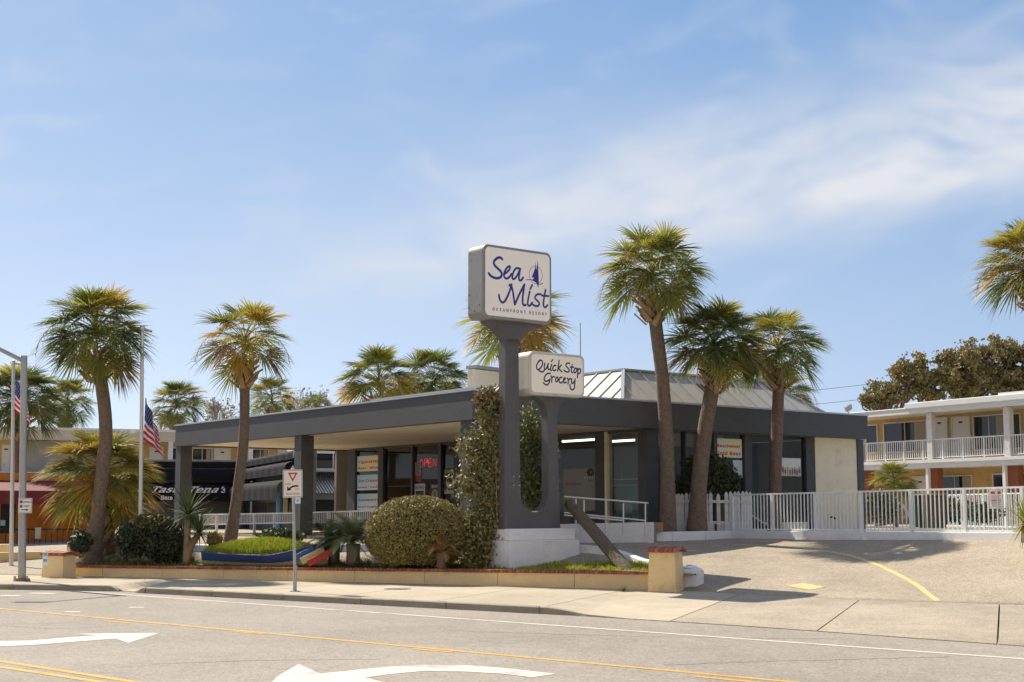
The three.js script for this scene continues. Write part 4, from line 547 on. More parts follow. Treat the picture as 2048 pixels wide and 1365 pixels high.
railing('white slatted canopy railing behind the round hedge and cycad', 'railing', 'slat_railing', B.world(1.0, 0, B.hitX(614, 1040, 1.0).z), B.world(1.0, 0, B.hitX(850, 1040, 1.0).z), [B.hitX(614, 1049, 1.0).y, B.hitX(850, 1047, 1.0).y], [B.hitX(614, 1026, 1.0).y, B.hitX(850, 1019, 1.0).y], mat.paint, 0.115, 5, 'slatted canopy railings', () => 0.95);
{ // ramp with its steel handrail
  const g = thing('entrance_ramp', 'white sided entrance ramp in front of the corner windows', 'ramp'), a = at(1120, 1065, 36.8), b = at(1306, 1072, 36.2), top0 = at(1125, 1049, 36.8).y, top1 = at(1304, 1045, 36.2).y; const d = b.clone().sub(a).setY(0).normalize(), nx = d.z, nz = -d.x;
  mesh('side_wall', prism([[a.x, a.z], [b.x, b.z], [b.x + nx * 0.2, b.z + nz * 0.2], [a.x + nx * 0.2, a.z + nz * 0.2]], [top0, top1, top1, top0], 0.6), mat.plaster, g);
  mesh('deck', prism([[a.x + nx * 0.2, a.z + nz * 0.2], [b.x + nx * 0.2, b.z + nz * 0.2], [b.x + nx * 1.4, b.z + nz * 1.4], [a.x + nx * 1.4, a.z + nz * 1.4]], [top0 - 0.05, top1 - 0.08, top1 - 0.08, top0 - 0.05], 0.6), mat.kerb, g);
  const h = thing('ramp_handrail', 'thin grey steel handrail with two rails along the entrance ramp', 'handrail'), pole = (px, pt, pb, D) => { const p = at(px, pb, D), q = at(px, pt, D); const c = mesh('post', limb([p, q.clone().lerp(p, 0.5), q], [0.022, 0.022], 8, 2), mat.alu, h); return q; };
  const D = 35.7, tops = [[1152, 998, 1050], [1168, 1001, 1058], [1212, 1000, 1068], [1247, 1007, 1072], [1291, 1007, 1068]].map(([x, t, b2]) => pole(x, t, b2, D));
  for (const [p, q] of [[at(1128, 994, D), at(1297, 1007, D)], [at(1128, 1026, D), at(1291, 1042, D)], [at(1128, 1031, D - 0.1), at(1247, 1042, D - 0.1)]]) mesh('rail', limb([p, p.clone().lerp(q, 0.5), q], [0.024, 0.024], 8, 4), mat.alu, h);
  const bx = thing('cardboard_box', 'brown cardboard box standing at the end of the ramp', 'box'), bp = at(1316, 1064, 36.9); box('carton', M(0.36, 0.2, 0.11, 0.9), bx, bp.x - 0.13, bp.x + 0.13, bp.y, bp.y + 0.24, bp.z - 0.12, bp.z + 0.12, 0.008); box('tape', M(0.45, 0.33, 0.2, 0.5), bx, bp.x - 0.03, bp.x + 0.03, bp.y + 0.241, bp.y + 0.245, bp.z - 0.12, bp.z + 0.12);
}
{ // things in the pool yard
  const pt = thing('planter_tub', 'tall square brown planter tub behind the white fence', 'planter'), p = at(1865, 1055, 40); mesh('tub', flatN(new THREE.CylinderGeometry(0.5, 0.42, 0.95, 4).rotateY(0.9)), M(0.09, 0.075, 0.05, 0.8), pt).position.copy(p).add(V(0, 0.45, 0)); const rm = mesh('rim', metreUV(new THREE.TorusGeometry(0.47, 0.045, 4, 4).rotateX(Math.PI / 2).rotateY(0.9 + Math.PI / 4)), M(0.12, 0.10, 0.07, 0.8), pt); rm.position.copy(p).add(V(0, 0.92, 0));
  const bin = thing('green_bin', 'dark green bin beside the planter tub', 'bin'), q = at(1836, 1055, 40.2); mesh('body', metreUV(new THREE.CylinderGeometry(0.26, 0.22, 0.85, 16)), M(0.03, 0.09, 0.06, 0.6), bin).position.copy(q).add(V(0, 0.42, 0)); mesh('lid', new THREE.CylinderGeometry(0.28, 0.28, 0.05, 16), M(0.03, 0.10, 0.07, 0.5), bin).position.copy(q).add(V(0, 0.87, 0));
  const po = struct('pool_water', metreUV(new THREE.PlaneGeometry(11, 6).rotateX(-Math.PI / 2)), M(0.05, 0.35, 0.42, 0.1)), w = at(2010, 1045, 47); po.position.set(w.x + 2.5, 1.235, w.z); po.rotation.y = -0.35;
  const ce = struct('pool_edge', metreUV(new THREE.BoxGeometry(11.6, 0.1, 0.3)), mat.plaster); ce.position.set(w.x + 1.4, 1.24, w.z + 3.0); ce.rotation.y = -0.35;
  const wn = thing('pool_notice', 'white pool rules notice with red print hanging on the fence', 'sign'), n0 = at(1993, 998, 31.75); panel('sheet', printed(128, 192, (x, ww, h) => { x.fillStyle = '#e4dedd'; x.fillRect(0, 0, ww, h); x.fillStyle = '#b23a48'; x.fillRect(12, 26, 42, 24); x.fillRect(74, 26, 42, 24); x.fillStyle = '#8b8a94'; for (let i = 0; i < 8; i++) x.fillRect(16, 66 + i * 10, 96 - (i % 3) * 18, 4); x.fillStyle = '#b23a48'; x.fillRect(14, 108, 100, 7); x.fillStyle = '#8b8a94'; for (let i = 0; i < 5; i++) x.fillRect(20, 128 + i * 11, 88 - (i % 2) * 22, 4); }), wn, 0.30, 0.45, n0.x, n0.y, n0.z, 0.0); box('backing', mat.whiteMetal, wn, n0.x - 0.155, n0.x + 0.155, n0.y - 0.23, n0.y + 0.23, n0.z - 0.012, n0.z - 0.004);
  const lo = thing('pool_lounger', 'dark sling lounger folded against the shop behind the picket fence', 'lounger'), l0 = at(1482, 1060, 40.4), l1 = at(1500, 1028, 40.5), l2 = at(1550, 1062, 40.4); mesh('sling', metreUV(geoFrom([...l0.toArray(), ...l2.toArray(), ...l1.toArray()])), mat.black, lo); bar('frame', mat.alu, lo, l1, l2, 0.04); bar('frame', mat.alu, lo, l0, l1, 0.04);
  const cn = thing('pool_pole', 'slanting white pole leaning behind the fence by the green bin', 'pole'); bar('shaft', mat.whiteMetal, cn, at(1806, 1010, 40.5), at(1823, 1038, 40.3), 0.05);
  const yf = at(1888, 1030, 52), yg = at(2060, 1025, 46); railing('low inner white pool fence in front of the motel windows', 'fence', 'pool_fence', yf, yg, [1.25, 1.25], [at(1888, 991, 52).y, at(1888, 991, 52).y], mat.whiteMetal, 0.16, 4);
}

{ // the hotel across the street, behind the viewpoint: its sunlit front lights the shaded faces and shows in the panes
  const g = thing('hotel', 'tall white balconied hotel standing across the street', 'building'), wallM = M(0.84, 0.81, 0.75, 0.85), X = 75, Z = 13, fl = 3.0, N = 13; g.position.set(0, 0, Z);
  box('wall', wallM, g, -X, X, -0.05, N * fl + 1, 1.4, 14); const win = boxG(3.2, 2.1, 0.06);
  for (let k = 1; k < N; k++) { box('balcony_slab', wallM, g, -X, X, k * fl - 0.12, k * fl + 0.1, 0, 1.4); box('balcony_rail', wallM, g, -X, X, k * fl + 1.0, k * fl + 1.08, 0, 0.06); }
  for (let k = 0; k < N; k++) for (let i = -9; i <= 9; i++) { const w = mesh('window', win, mat.darkGlass, g); w.position.set(i * 7.4, k * fl + 1.25, 1.38); }
  for (let i = -10; i <= 10; i++) box('balcony_divider', wallM, g, i * 7.4 - 3.8, i * 7.4 - 3.6, 0, N * fl, 0.1, 1.4);
}

// ---------------------------------------------------------------- vegetation
const leafM = (r, g, b, tr = 0.55, ro = 0.7) => M(r, g, b, ro, { vertexColors: true, specularIntensity: 0.4, transmission: tr, thickness: 0, side: THREE.DoubleSide });
const frondMats = { green: leafM(0.26, 0.28, 0.06), deep: leafM(0.15, 0.18, 0.06), olive: leafM(0.44, 0.39, 0.07), gold: leafM(0.52, 0.34, 0.07), dead: leafM(0.30, 0.19, 0.10, 0.15, 0.9) };
const stemM = M(0.22, 0.22, 0.08, 0.6), bootM = grained(0.36, 0.25, 0.15, 0.95, 0.3), tanStem = M(0.34, 0.25, 0.16, 0.9);
function frondGeo(elev, seed) {                           // one fan leaf in the x-y plane: stalk, midrib that arches over, free pointed segments
  const r = rng(seed), pos = [], col = [], V3 = THREE.Vector3, tri = (a, b, c, ca, cb, cc) => { for (const p of [a, b, c]) pos.push(p.x, p.y, p.z); for (const k of [ca, cb, cc]) col.push(...k); };
  const stalk = [], n = 6, Lp = 0.56; let p = new V3(0, 0, 0), a = elev; for (let i = 0; i <= n; i++) { stalk.push(p.clone()); p = p.clone().add(new V3(Math.cos(a), Math.sin(a), 0).multiplyScalar(Lp / n)); a -= 0.04 + 0.035 * Math.cos(elev); }
  const sc = [0.95, 1.0, 0.75]; for (let i = 0; i < n; i++) { const w0 = lerp(0.016, 0.008, i / n), w1 = lerp(0.016, 0.008, (i + 1) / n), A = stalk[i], Bq = stalk[i + 1], z0 = new V3(0, 0, w0), z1 = new V3(0, 0, w1), u0 = new V3(0, w0, 0), u1 = new V3(0, w1, 0); for (const [s0, s1] of [[z0, z1], [u0, u1]]) { tri(A.clone().add(s0), A.clone().sub(s0), Bq.clone().add(s1), sc, sc, sc); tri(A.clone().sub(s0), Bq.clone().sub(s1), Bq.clone().add(s1), sc, sc, sc); } }
  const H = stalk[n], segs = 34, spread = 1.95;
  for (let i = 0; i < segs; i++) {
    const f = (i + 0.5) / segs * 2 - 1, ang = f * spread, L = (0.62 - 0.17 * Math.pow(Math.abs(f), 2.2)) * (0.9 + r() * 0.2), ribLift = Math.cos(ang);
    const rib = a - 0.25 * Math.max(0, ribLift) , fwd = new V3(Math.cos(rib), Math.sin(rib), 0), upn = new V3(-Math.sin(rib), Math.cos(rib), 0);
    const dir = fwd.clone().multiplyScalar(Math.cos(ang)).add(new V3(0, 0, Math.sin(ang))).addScaledVector(upn, 0.34 * Math.abs(Math.sin(ang)) - 0.1 + (r() - 0.5) * 0.2).normalize(), side = new V3().crossVectors(dir, upn).normalize();
    const droop = 0.04 + r() * 0.14 + 0.06 * Math.abs(f), q = (u, s) => H.clone().addScaledVector(fwd, 0.05 * Math.max(0, ribLift)).addScaledVector(dir, L * u).addScaledVector(side, s).add(new V3(0, -droop * L * u * u * u * 1.35, 0)).addScaledVector(upn, 0);
    const w = L * 0.4 * (2 * spread / segs) * 0.62, g = 0.8 + r() * 0.4, c0 = [g * 0.9, g * 0.95, g], c1 = [g, g, g * 0.9], c2 = [g * 1.5, g * 1.25, g * 0.8], crease = upn.clone().multiplyScalar(-w * 0.5);
    const s0 = q(0.0, 0), l1 = q(0.42, -w), r1 = q(0.42, w), m1 = q(0.42, 0).add(crease), l2 = q(0.76, -w * 0.52), r2 = q(0.76, w * 0.52), e = q(1, 0);
    tri(s0, l1, m1, c0, c1, c1); tri(s0, m1, r1, c0, c1, c1); tri(l1, l2, m1, c1, c1, c1); tri(m1, l2, r2, c1, c1, c1); tri(m1, r2, r1, c1, c1, c1); tri(l2, e, r2, c1, c2, c1);
  }
  const g = new THREE.BufferGeometry(); g.setAttribute('position', new THREE.Float32BufferAttribute(pos, 3)); g.setAttribute('color', new THREE.Float32BufferAttribute(col, 3)); g.computeVertexNormals(); return g;
}
const elevs = [-1.0, -0.62, -0.25, 0.12, 0.5, 0.9, 1.3], fronds = elevs.map((e, i) => [0, 1, 2].map((k) => frondGeo(e, 100 + i * 7 + k * 31)));
const spray = (() => { const r = rng(77), out = []; for (let k = 0; k < 3; k++) { const parts = [], main = [V(0, 0, 0), V(0.4, 0.28, 0), V(0.8, 0.25, 0.02), V(1.08, -0.1, 0.05), V(1.15, -0.4, 0.05)]; parts.push(limb(main, [0.012, 0.006], 4, 10, false)); const c = new THREE.CatmullRomCurve3(main); for (let i = 0; i < 16; i++) { const p = c.getPoint(0.35 + i / 16 * 0.65), d = V((r() - 0.2) * 0.25, -0.1 - r() * 0.15, (r() - 0.5) * 0.35); parts.push(limb([p, p.clone().addScaledVector(d, 0.6).add(V(0, 0.03, 0)), p.clone().add(d)], [0.005, 0.003], 3, 3, false)); } out.push(mergeGeometries(parts)); } return out; })();
const bootG = (() => { const s = new THREE.Shape(); s.moveTo(-0.07, 0); s.lineTo(0.07, 0); s.lineTo(0.03, 0.3); s.lineTo(-0.02, 0.33); s.closePath(); return metreUV(new THREE.ExtrudeGeometry(s, { depth: 0.03, bevelEnabled: false })); })();
function palm(o) {                                        // o: path of pixels with depth, crown pixel, crown radius in pixels
  const g = thing('palm_tree', o.label, 'palm tree', o.group || 'cabbage palms'), r = rng(o.seed), D = o.D, R = o.r / F * D * 0.95, path = o.path.map(([x, y]) => at(x, y, D)), base = path[0].clone(); g.position.copy(base); base.y += 0;
  const rel = path.map((p) => p.clone().sub(base)); rel[0].y -= 0.35; const tr = o.w / F * D / 2 * 0.9, top = rel[rel.length - 1];
  mesh('trunk', limb(rel, [tr * (o.flare || 1.35), tr * 1.05, tr, tr * 0.95, tr * 0.95], 14, 22), mat.bark, g);
  const boots = []; const bn = o.boots ?? 46; for (let i = 0; i < bn; i++) { const t = i / bn, a = i * 2.4, gg = bootG.clone(), sc = R * 0.62 * (0.8 + r() * 0.5); gg.scale(sc, sc * (0.9 + r() * 0.5), sc); gg.rotateX(0.5 + r() * 0.45 + t * 0.1); gg.rotateZ((r() - 0.5) * 1.2); gg.translate(0, 0, tr * lerp(0.95, 1.1, t)); gg.rotateY(a); gg.translate(top.x, top.y + (t - 0.85) * R * 0.55 * (o.bootLen || 1), top.z); boots.push(gg); } if (bn) mesh('leaf_bases', mergeGeometries(boots), bootM, g);
  const n = Math.round((o.n || 44) * 1.05), cy = top.y + R * (o.up ?? 0.3), lean = o.lean || 0;
  for (let i = 0; i < n; i++) {
    const t = (i + 0.5) / n, el = lerp(-0.28, 1.4, Math.pow(t, 0.85)) + (r() - 0.5) * 0.3 - (r() < 0.12 ? 0.5 : 0); let e = 0; elevs.forEach((v, k) => { if (Math.abs(v - el) < Math.abs(elevs[e] - el)) e = k; });
    const pal = o.pal || [0.42, 0.3, 0.2, 0.08], x = r(), low = t < 0.3; const key = low && x < (o.dead ?? 0.12) ? 'dead' : x < (low ? pal[3] * 3 : pal[3]) ? 'gold' : x < pal[2] + pal[3] ? 'olive' : x < pal[2] + pal[3] + pal[1] ? 'deep' : 'green';
    const m = mesh('frond', fronds[e][Math.floor(r() * 3)], frondMats[key], g), s = R * (0.86 + r() * 0.2) * (el > 0.9 ? 0.84 : 1) * (1 / 1.02); m.scale.setScalar(s); m.rotation.set(0, i * 2.39996 + r() * 0.5, 0); m.rotateX((r() - 0.5) * 0.7); m.position.set(top.x, cy + R * 0.24 * t, top.z);
  }
  for (let i = 0; i < (o.sprays ?? 4); i++) { const m = mesh('flower_stalk', spray[i % 3], tanStem, g); m.scale.setScalar(R * (0.6 + r() * 0.3)); m.rotation.y = (o.sprayAt ?? r() * 6.28) + i * 1.9; m.position.set(top.x, cy, top.z); }
  return g;
}
palm({ seed: 1, D: 37.3, path: [[183, 1118], [203, 960], [211, 860], [204, 780], [191, 712]], w: 30, r: 124, n: 52, label: 'tall palm with a slightly bent trunk in the planter beside the short bushy palm', pal: [0.3, 0.45, 0.15, 0.05] });
palm({ seed: 2, D: 37.8, path: [[456, 1085], [474, 990], [487, 880], [489, 800], [489, 728]], w: 23, r: 112, n: 30, label: 'tall palm with a leaning trunk standing behind the flower filled boat', pal: [0.4, 0.2, 0.25, 0.12], flare: 1.5 });
palm({ seed: 3, D: 38.6, path: [[207, 1112], [206, 1070], [203, 1030], [202, 990]], w: 44, r: 124, n: 66, up: 0.2, label: 'short bushy palm with shaggy trunk and golden fronds in the planter', pal: [0.35, 0.1, 0.4, 0.2], boots: 110, bootLen: 3.6, sprays: 0, flare: 1.1 });
palm({ seed: 4, D: 38.1, path: [[1336, 1068], [1334, 900], [1325, 760], [1313, 660], [1306, 598]], w: 31, r: 124, n: 46, label: 'tallest palm with thick crown left of the two lower palms by the picket fence', pal: [0.4, 0.15, 0.3, 0.12] });
palm({ seed: 5, D: 38.6, path: [[1392, 1065], [1400, 950], [1412, 850], [1424, 780], [1430, 736]], w: 35, r: 118, n: 62, label: 'dark crowned palm with slanting brown trunk in the middle of the fence palms', pal: [0.2, 0.62, 0.1, 0.04], flare: 1.5 });
palm({ seed: 6, D: 40.3, path: [[1549, 1064], [1551, 950], [1555, 850], [1557, 780], [1557, 738]], w: 27, r: 106, n: 42, label: 'slim straight palm behind the metal fence beside the swimwear poster', pal: [0.42, 0.25, 0.2, 0.08] });
palm({ seed: 7, D: 60, path: [[1028, 1050], [1028, 860], [1028, 760], [1027, 700]], w: 22, r: 122, n: 38, label: 'golden fronded palm rising behind the pylon sign', pal: [0.3, 0.1, 0.4, 0.28], group: 'palms behind the shop roof' });
palm({ seed: 8, D: 64, path: [[757, 1050], [757, 900], [757, 800]], w: 36, r: 92, n: 44, label: 'broad palm behind the canopy roof with a thick tan boot covered trunk', pal: [0.35, 0.25, 0.3, 0.1], group: 'palms behind the shop roof' });
palm({ seed: 9, D: 66, path: [[868, 1050], [868, 900], [868, 795]], w: 24, r: 86, n: 42, label: 'palm behind the canopy roof next to the beige rooftop block', pal: [0.4, 0.4, 0.15, 0.05], group: 'palms behind the shop roof' });
palm({ seed: 10, D: 92, path: [[543, 1040], [543, 900], [543, 825]], w: 16, r: 62, n: 34, label: 'distant palm partly hidden behind the leaning palm trunk', group: 'distant palms behind the motel' });
palm({ seed: 11, D: 95, path: [[632, 1040], [632, 900], [632, 838]], w: 12, r: 45, n: 28, label: 'small distant palm just showing over the canopy fascia', group: 'distant palms behind the motel' });
palm({ seed: 12, D: 95, path: [[352, 1040], [352, 900], [352, 836]], w: 20, r: 66, n: 40, label: 'round crowned distant palm above the motel roof next to the flagpole', pal: [0.3, 0.4, 0.2, 0.1], group: 'distant palms behind the motel' });
palm({ seed: 13, D: 56, path: [[40, 1080], [38, 980], [37, 880], [37, 838]], w: 20, r: 96, n: 54, label: 'dense dark palm behind the street light pole', pal: [0.2, 0.65, 0.1, 0.03] });
palm({ seed: 14, D: 90, path: [[130, 1040], [130, 900], [132, 832]], w: 14, r: 66, n: 44, label: 'rounded palm rising over the motel roof between light pole and tall palm', pal: [0.3, 0.45, 0.15, 0.05], group: 'distant palms behind the motel' });
palm({ seed: 15, D: 32, path: [[2082, 1066], [2080, 850], [2074, 650], [2070, 580]], w: 34, r: 124, n: 50, label: 'palm crown reaching in beside the driveway end of the fence', pal: [0.35, 0.2, 0.3, 0.12] });
palm({ seed: 16, D: 60, path: [[1490, 1050], [1490, 900], [1490, 806]], w: 18, r: 92, n: 36, label: 'golden palm behind the metal roof between two fence palms', pal: [0.2, 0.2, 0.4, 0.2], group: 'palms behind the shop roof' });
palm({ seed: 17, D: 62, path: [[1572, 1050], [1572, 900], [1572, 812]], w: 14, r: 66, n: 30, label: 'small palm peeping over the far end of the metal roof', group: 'palms behind the shop roof' });
palm({ seed: 18, D: 50, path: [[1792, 1046], [1792, 1020], [1791, 990]], w: 12, r: 58, n: 34, label: 'low fan palm in the motel garden beside the planter tub', pal: [0.5, 0.1, 0.3, 0.05], boots: 20, sprays: 0 });

// leaves as small bent quads gathered into one crown mesh
function leafCloud(count, place, size, colors, seed, asp = 0.5) {
  const r = rng(seed), pos = [], col = [], nrm = []; const X = V(1, 0, 0), Z = V(0, 0, 1), q = new THREE.Quaternion(), e = new THREE.Euler();
  for (let i = 0; i < count; i++) { const p = place(r); if (!p) continue; const s = size * (0.6 + r() * 0.8); e.set(r() * 6.28, r() * 6.28, r() * 6.28); q.setFromEuler(e); const a = X.clone().applyQuaternion(q).multiplyScalar(s), b = Z.clone().applyQuaternion(q).multiplyScalar(s * asp), c = colors[Math.floor(r() * colors.length)], k = 0.75 + r() * 0.5, P = [p.clone().sub(a), p.clone().add(b), p.clone().add(a), p.clone().sub(b)]; for (const t of [0, 1, 2, 0, 2, 3]) { pos.push(P[t].x, P[t].y, P[t].z); col.push(c[0] * k, c[1] * k, c[2] * k); } }
  const g = new THREE.BufferGeometry(); g.setAttribute('position', new THREE.Float32BufferAttribute(pos, 3)); g.setAttribute('color', new THREE.Float32BufferAttribute(col, 3)); g.computeVertexNormals(); return g;
}
const cloudM = M(1, 1, 1, 0.6, { vertexColors: true, transmission: 0.25, thickness: 0, side: THREE.DoubleSide });
function inEll(r, c, rad, shell = 0.55, rough = 0.18, f = 2.2) { for (let k = 0; k < 8; k++) { const d = V(r() * 2 - 1, r() * 2 - 1, r() * 2 - 1); const l = d.length(); if (l > 1 || l < 0.05) continue; d.divideScalar(l); const t = lerp(shell, 1, Math.pow(r(), 0.6)) * (1 + rough * fbm3(d.x * f + c.x, d.y * f + c.y, d.z * f + c.z, 3)); return V(c.x + d.x * rad.x * t, c.y + d.y * rad.y * t, c.z + d.z * rad.z * t); } return null; }
function shrub(name, label, cat, lumps, size, colors, count, seed, group, twig = true) {
  const g = thing(name, label, cat, group), c0 = lumps[0]; const base = V(c0[0].x, Math.min(...lumps.map((l) => l[0].y - l[1].y)), c0[0].z); g.position.copy(base); const geos = lumps.map(([c, rad, w, sh, ro], i) => leafCloud(Math.round(count * w), (r) => { const p = inEll(r, c, rad, sh ?? 0.5, ro ?? 0.3); return p && p.sub(base); }, size, colors, seed + i)); mesh('foliage', mergeGeometries(geos), cloudM, g);
  if (twig) { const r = rng(seed + 50), st = []; for (let i = 0; i < 14; i++) { const [c, rad] = lumps[Math.floor(r() * lumps.length)], tip = inEll(r, c, rad, 0.6, 0.2); if (!tip) continue; tip.sub(base); const b0 = V((r() - 0.5) * 0.3, -0.05, (r() - 0.5) * 0.2); st.push(limb([b0, b0.clone().lerp(tip, 0.5).add(V((r() - 0.5) * 0.2, 0.1, 0)), tip], [0.02, 0.006], 5, 6, false)); } if (st.length) mesh('stems', mergeGeometries(st), tanStem, g); }
  return g;
}
const pxr = (n, D) => n / F * D;
{ // clipped dome hedge
  const D = 33.3, c = at(835, 1068, D), rad = V(pxr(103, D), pxr(74, D), 0.95), g = thing('dome_hedge', 'large clipped dome shaped hedge left of the pylon sign', 'hedge'); g.position.set(c.x, c.y - 0.5, c.z);
  const squash = (r) => { const d = V(r() * 2 - 1, r() * 2 - 1, r() * 2 - 1), l = d.length(); if (l > 1 || l < 0.1) return null; d.divideScalar(l); if (d.y < -0.8) return null; const t = (0.94 + r() * 0.09) * (1 + 0.05 * fbm3(d.x * 4, d.y * 4, d.z * 4, 3)); return V(d.x * rad.x * t, d.y * rad.y * t + 0.5, d.z * rad.z * t); };
  mesh('foliage', leafCloud(84000, squash, 0.025, [[0.31, 0.28, 0.075], [0.23, 0.24, 0.06], [0.38, 0.29, 0.09], [0.42, 0.27, 0.11], [0.19, 0.20, 0.055]], 21, 0.6), cloudM, g); const core = mesh('dark_core', new THREE.SphereGeometry(1, 28, 18), M(0.03, 0.032, 0.016, 1), g); core.scale.set(rad.x * 0.9, rad.y * 0.86, rad.z * 0.9); core.position.y = 0.5; const st = mesh('stem', limb([V(0.25, -0.5, 0), V(0.22, 0, 0), V(0.2, 0.5, 0)], [0.3, 0.22], 10, 4), M(0.06, 0.045, 0.03, 1), g);  // solid ellipsoid inside the leaves, the hedge's inner shade put into its dark colour
}
const vineCols = [[0.15, 0.17, 0.05], [0.20, 0.20, 0.07], [0.11, 0.14, 0.045], [0.27, 0.23, 0.09], [0.30, 0.20, 0.085], [0.20, 0.19, 0.07]];
{ const D = 33.0, L = (x, y, rx, ry, w, sh = 0.1, ro = 0.45) => [at(x, y, D), V(pxr(rx, D), pxr(ry, D), 0.45), w, sh, ro];
  shrub('climbing_shrub', 'tall tangled climbing shrub with glossy leaves growing up the left of the sign post', 'shrub', [L(982, 828, 34, 56, 0.13), L(964, 905, 46, 56, 0.16, 0, 0.7), L(982, 950, 30, 60, 0.14), L(944, 968, 46, 42, 0.12, 0, 0.8), L(978, 1030, 34, 60, 0.13), L(945, 1045, 40, 44, 0.08, 0, 0.8), L(962, 1092, 56, 46, 0.16, 0, 0.7), L(932, 890, 30, 34, 0.02, 0, 0.9), L(952, 1115, 40, 22, 0.05)], 0.05, vineCols, 10500, 31);
  shrub('climbing_shrub', 'dark climbing shrub filling the slot of the sign post', 'shrub', [[at(1060, 880, 34.2), V(0.38, 0.95, 0.4), 0.4, 0.1, 0.7], [at(1074, 975, 34.1), V(0.55, 0.6, 0.4), 0.45, 0.1, 0.7], [at(1095, 900, 34.1), V(0.3, 0.5, 0.4), 0.08, 0.0, 0.9]], 0.05, vineCols.slice(0, 3), 5200, 41);
  shrub('dry_vine_tuft', 'tuft of dry reddish vine at the top of the climbing shrub', 'shrub', [[at(975, 800, D), V(0.34, 0.3, 0.3), 1, 0.1, 0.5]], 0.06, [[0.34, 0.2, 0.11], [0.28, 0.18, 0.09], [0.2, 0.16, 0.08]], 900, 47); }
{ const c = at(1412, 950, 39.5); shrub('round_bush', 'dark leafy bush behind the picket fence between the palm trunks', 'bush', [[c, V(0.75, 0.72, 0.32), 0.5, 0.2, 0.3], [at(1452, 965, 39.6), V(0.45, 0.5, 0.3), 0.3, 0.2, 0.3], [at(1375, 975, 39.4), V(0.35, 0.42, 0.25), 0.2, 0.2, 0.3]], 0.055, [[0.05, 0.075, 0.025], [0.07, 0.09, 0.03], [0.04, 0.055, 0.022]], 6500, 51); }
const darkCols = [[0.035, 0.055, 0.025], [0.055, 0.075, 0.03], [0.03, 0.045, 0.022], [0.07, 0.075, 0.035]];
{ const D = 36.4, S = (label, x, y, rx, ry, cols, n, seed, sz = 0.05) => shrub('shrub', label, 'shrub', [[at(x, y, D), V(pxr(rx, D), pxr(ry, D), 0.5), 1, 0.25, 0.3]], sz, cols, n, seed);
  S('dark rounded shrub in the planter below the second flagpole', 330, 1084, 44, 44, darkCols, 5200, 61); S('dark shrub in the planter beside the shaggy palm trunk', 268, 1080, 34, 36, darkCols, 3400, 62); S('green shrub with yellow tips around the flagpole foot', 300, 1045, 40, 18, [[0.14, 0.13, 0.03], [0.06, 0.085, 0.03], [0.3, 0.22, 0.05]], 1800, 63); S('small yellow flowering shrub at the foot of the leaning palm', 429, 1080, 14, 15, [[0.42, 0.26, 0.06], [0.34, 0.2, 0.05], [0.2, 0.16, 0.04]], 900, 64); S('low dark shrub left of the shaggy palm trunk', 160, 1085, 22, 24, darkCols, 1500, 65); S('low green shrub beyond the boat under the grey column', 560, 1073, 48, 16, [[0.06, 0.1, 0.025], [0.1, 0.14, 0.03]], 1900, 66);
  shrub('garden_shrub', 'leafy shrubs growing along the pool inside the white fence', 'shrub', [[at(1755, 1015, 48), V(0.8, 0.6, 0.5), 0.4, 0.2, 0.3], [at(1900, 1022, 48), V(1.0, 0.45, 0.5), 0.35, 0.2, 0.35], [at(1965, 1025, 47), V(0.8, 0.4, 0.5), 0.25, 0.2, 0.35]], 0.07, [[0.06, 0.08, 0.03], [0.12, 0.12, 0.04], [0.2, 0.17, 0.06]], 4200, 67); }
// sword-leaved plants
function bladeFan(n, len, w, spread, curve, seed, seg = 4) { const r = rng(seed), pos = [], col = []; for (let i = 0; i < n; i++) { const az = i * 2.4 + r() * 0.4, t = (i + 0.5) / n; let el = lerp(spread[0], spread[1], t) + (r() - 0.5) * 0.15, L = len * (0.75 + r() * 0.4), p = V(0, 0, 0), k = 0.75 + r() * 0.5; const side = V(-Math.sin(az), 0, Math.cos(az)); let prev = null; for (let s = 0; s <= seg; s++) { const ww = w * (1 - Math.pow(s / seg, 1.6)) * 0.5 + 0.001, A = p.clone().addScaledVector(side, ww), Bq = p.clone().addScaledVector(side, -ww); if (prev) { for (const v of [prev[0], prev[1], A, A, prev[1], Bq]) { pos.push(v.x, v.y, v.z); col.push(k, k, k); } } prev = [A, Bq]; p = p.clone().add(V(Math.cos(az) * Math.cos(el), Math.sin(el), Math.sin(az) * Math.cos(el)).multiplyScalar(L / seg)); el -= curve * (0.7 + r() * 0.6); } } const g = new THREE.BufferGeometry(); g.setAttribute('position', new THREE.Float32BufferAttribute(pos, 3)); g.setAttribute('color', new THREE.Float32BufferAttribute(col, 3)); g.computeVertexNormals(); return g; }
const yuccaM = leafM(0.12, 0.17, 0.055), yellowM = leafM(0.34, 0.36, 0.06);
{ const Y = (label, px, py, D, trunkPx, heads, m = yuccaM) => { const g = thing('yucca', label, 'yucca', 'sword leaved yuccas'), b = at(px, trunkPx, D); g.position.copy(b); heads.forEach(([hx, hy, len], i) => { const h = at(hx, hy, D).sub(b); mesh('stem', limb([V(0, -0.15, 0), V(h.x * 0.4, h.y * 0.5, 0), h], [0.1, 0.08], 9, 6), bootM, g); const f = mesh('leaf_rosette', bladeFan(96, len, 0.045, [-0.7, 1.5], 0.1, 300 + px + i), m, g); f.position.copy(h); }); };
  Y('two headed yucca with pale trunks left of the leaning palm', 372, 1010, 36.2, 1118, [[376, 1030, 1.0], [398, 1066, 0.75]]); Y('small yellow green yucca against the driveway end of the fence', 2052, 1040, 29.0, 1072, [[2052, 1048, 0.7]], yellowM); Y('tufted yucca behind the dark shrubs by the restaurant', 262, 1060, 37.6, 1100, [[258, 1062, 0.55]]); }
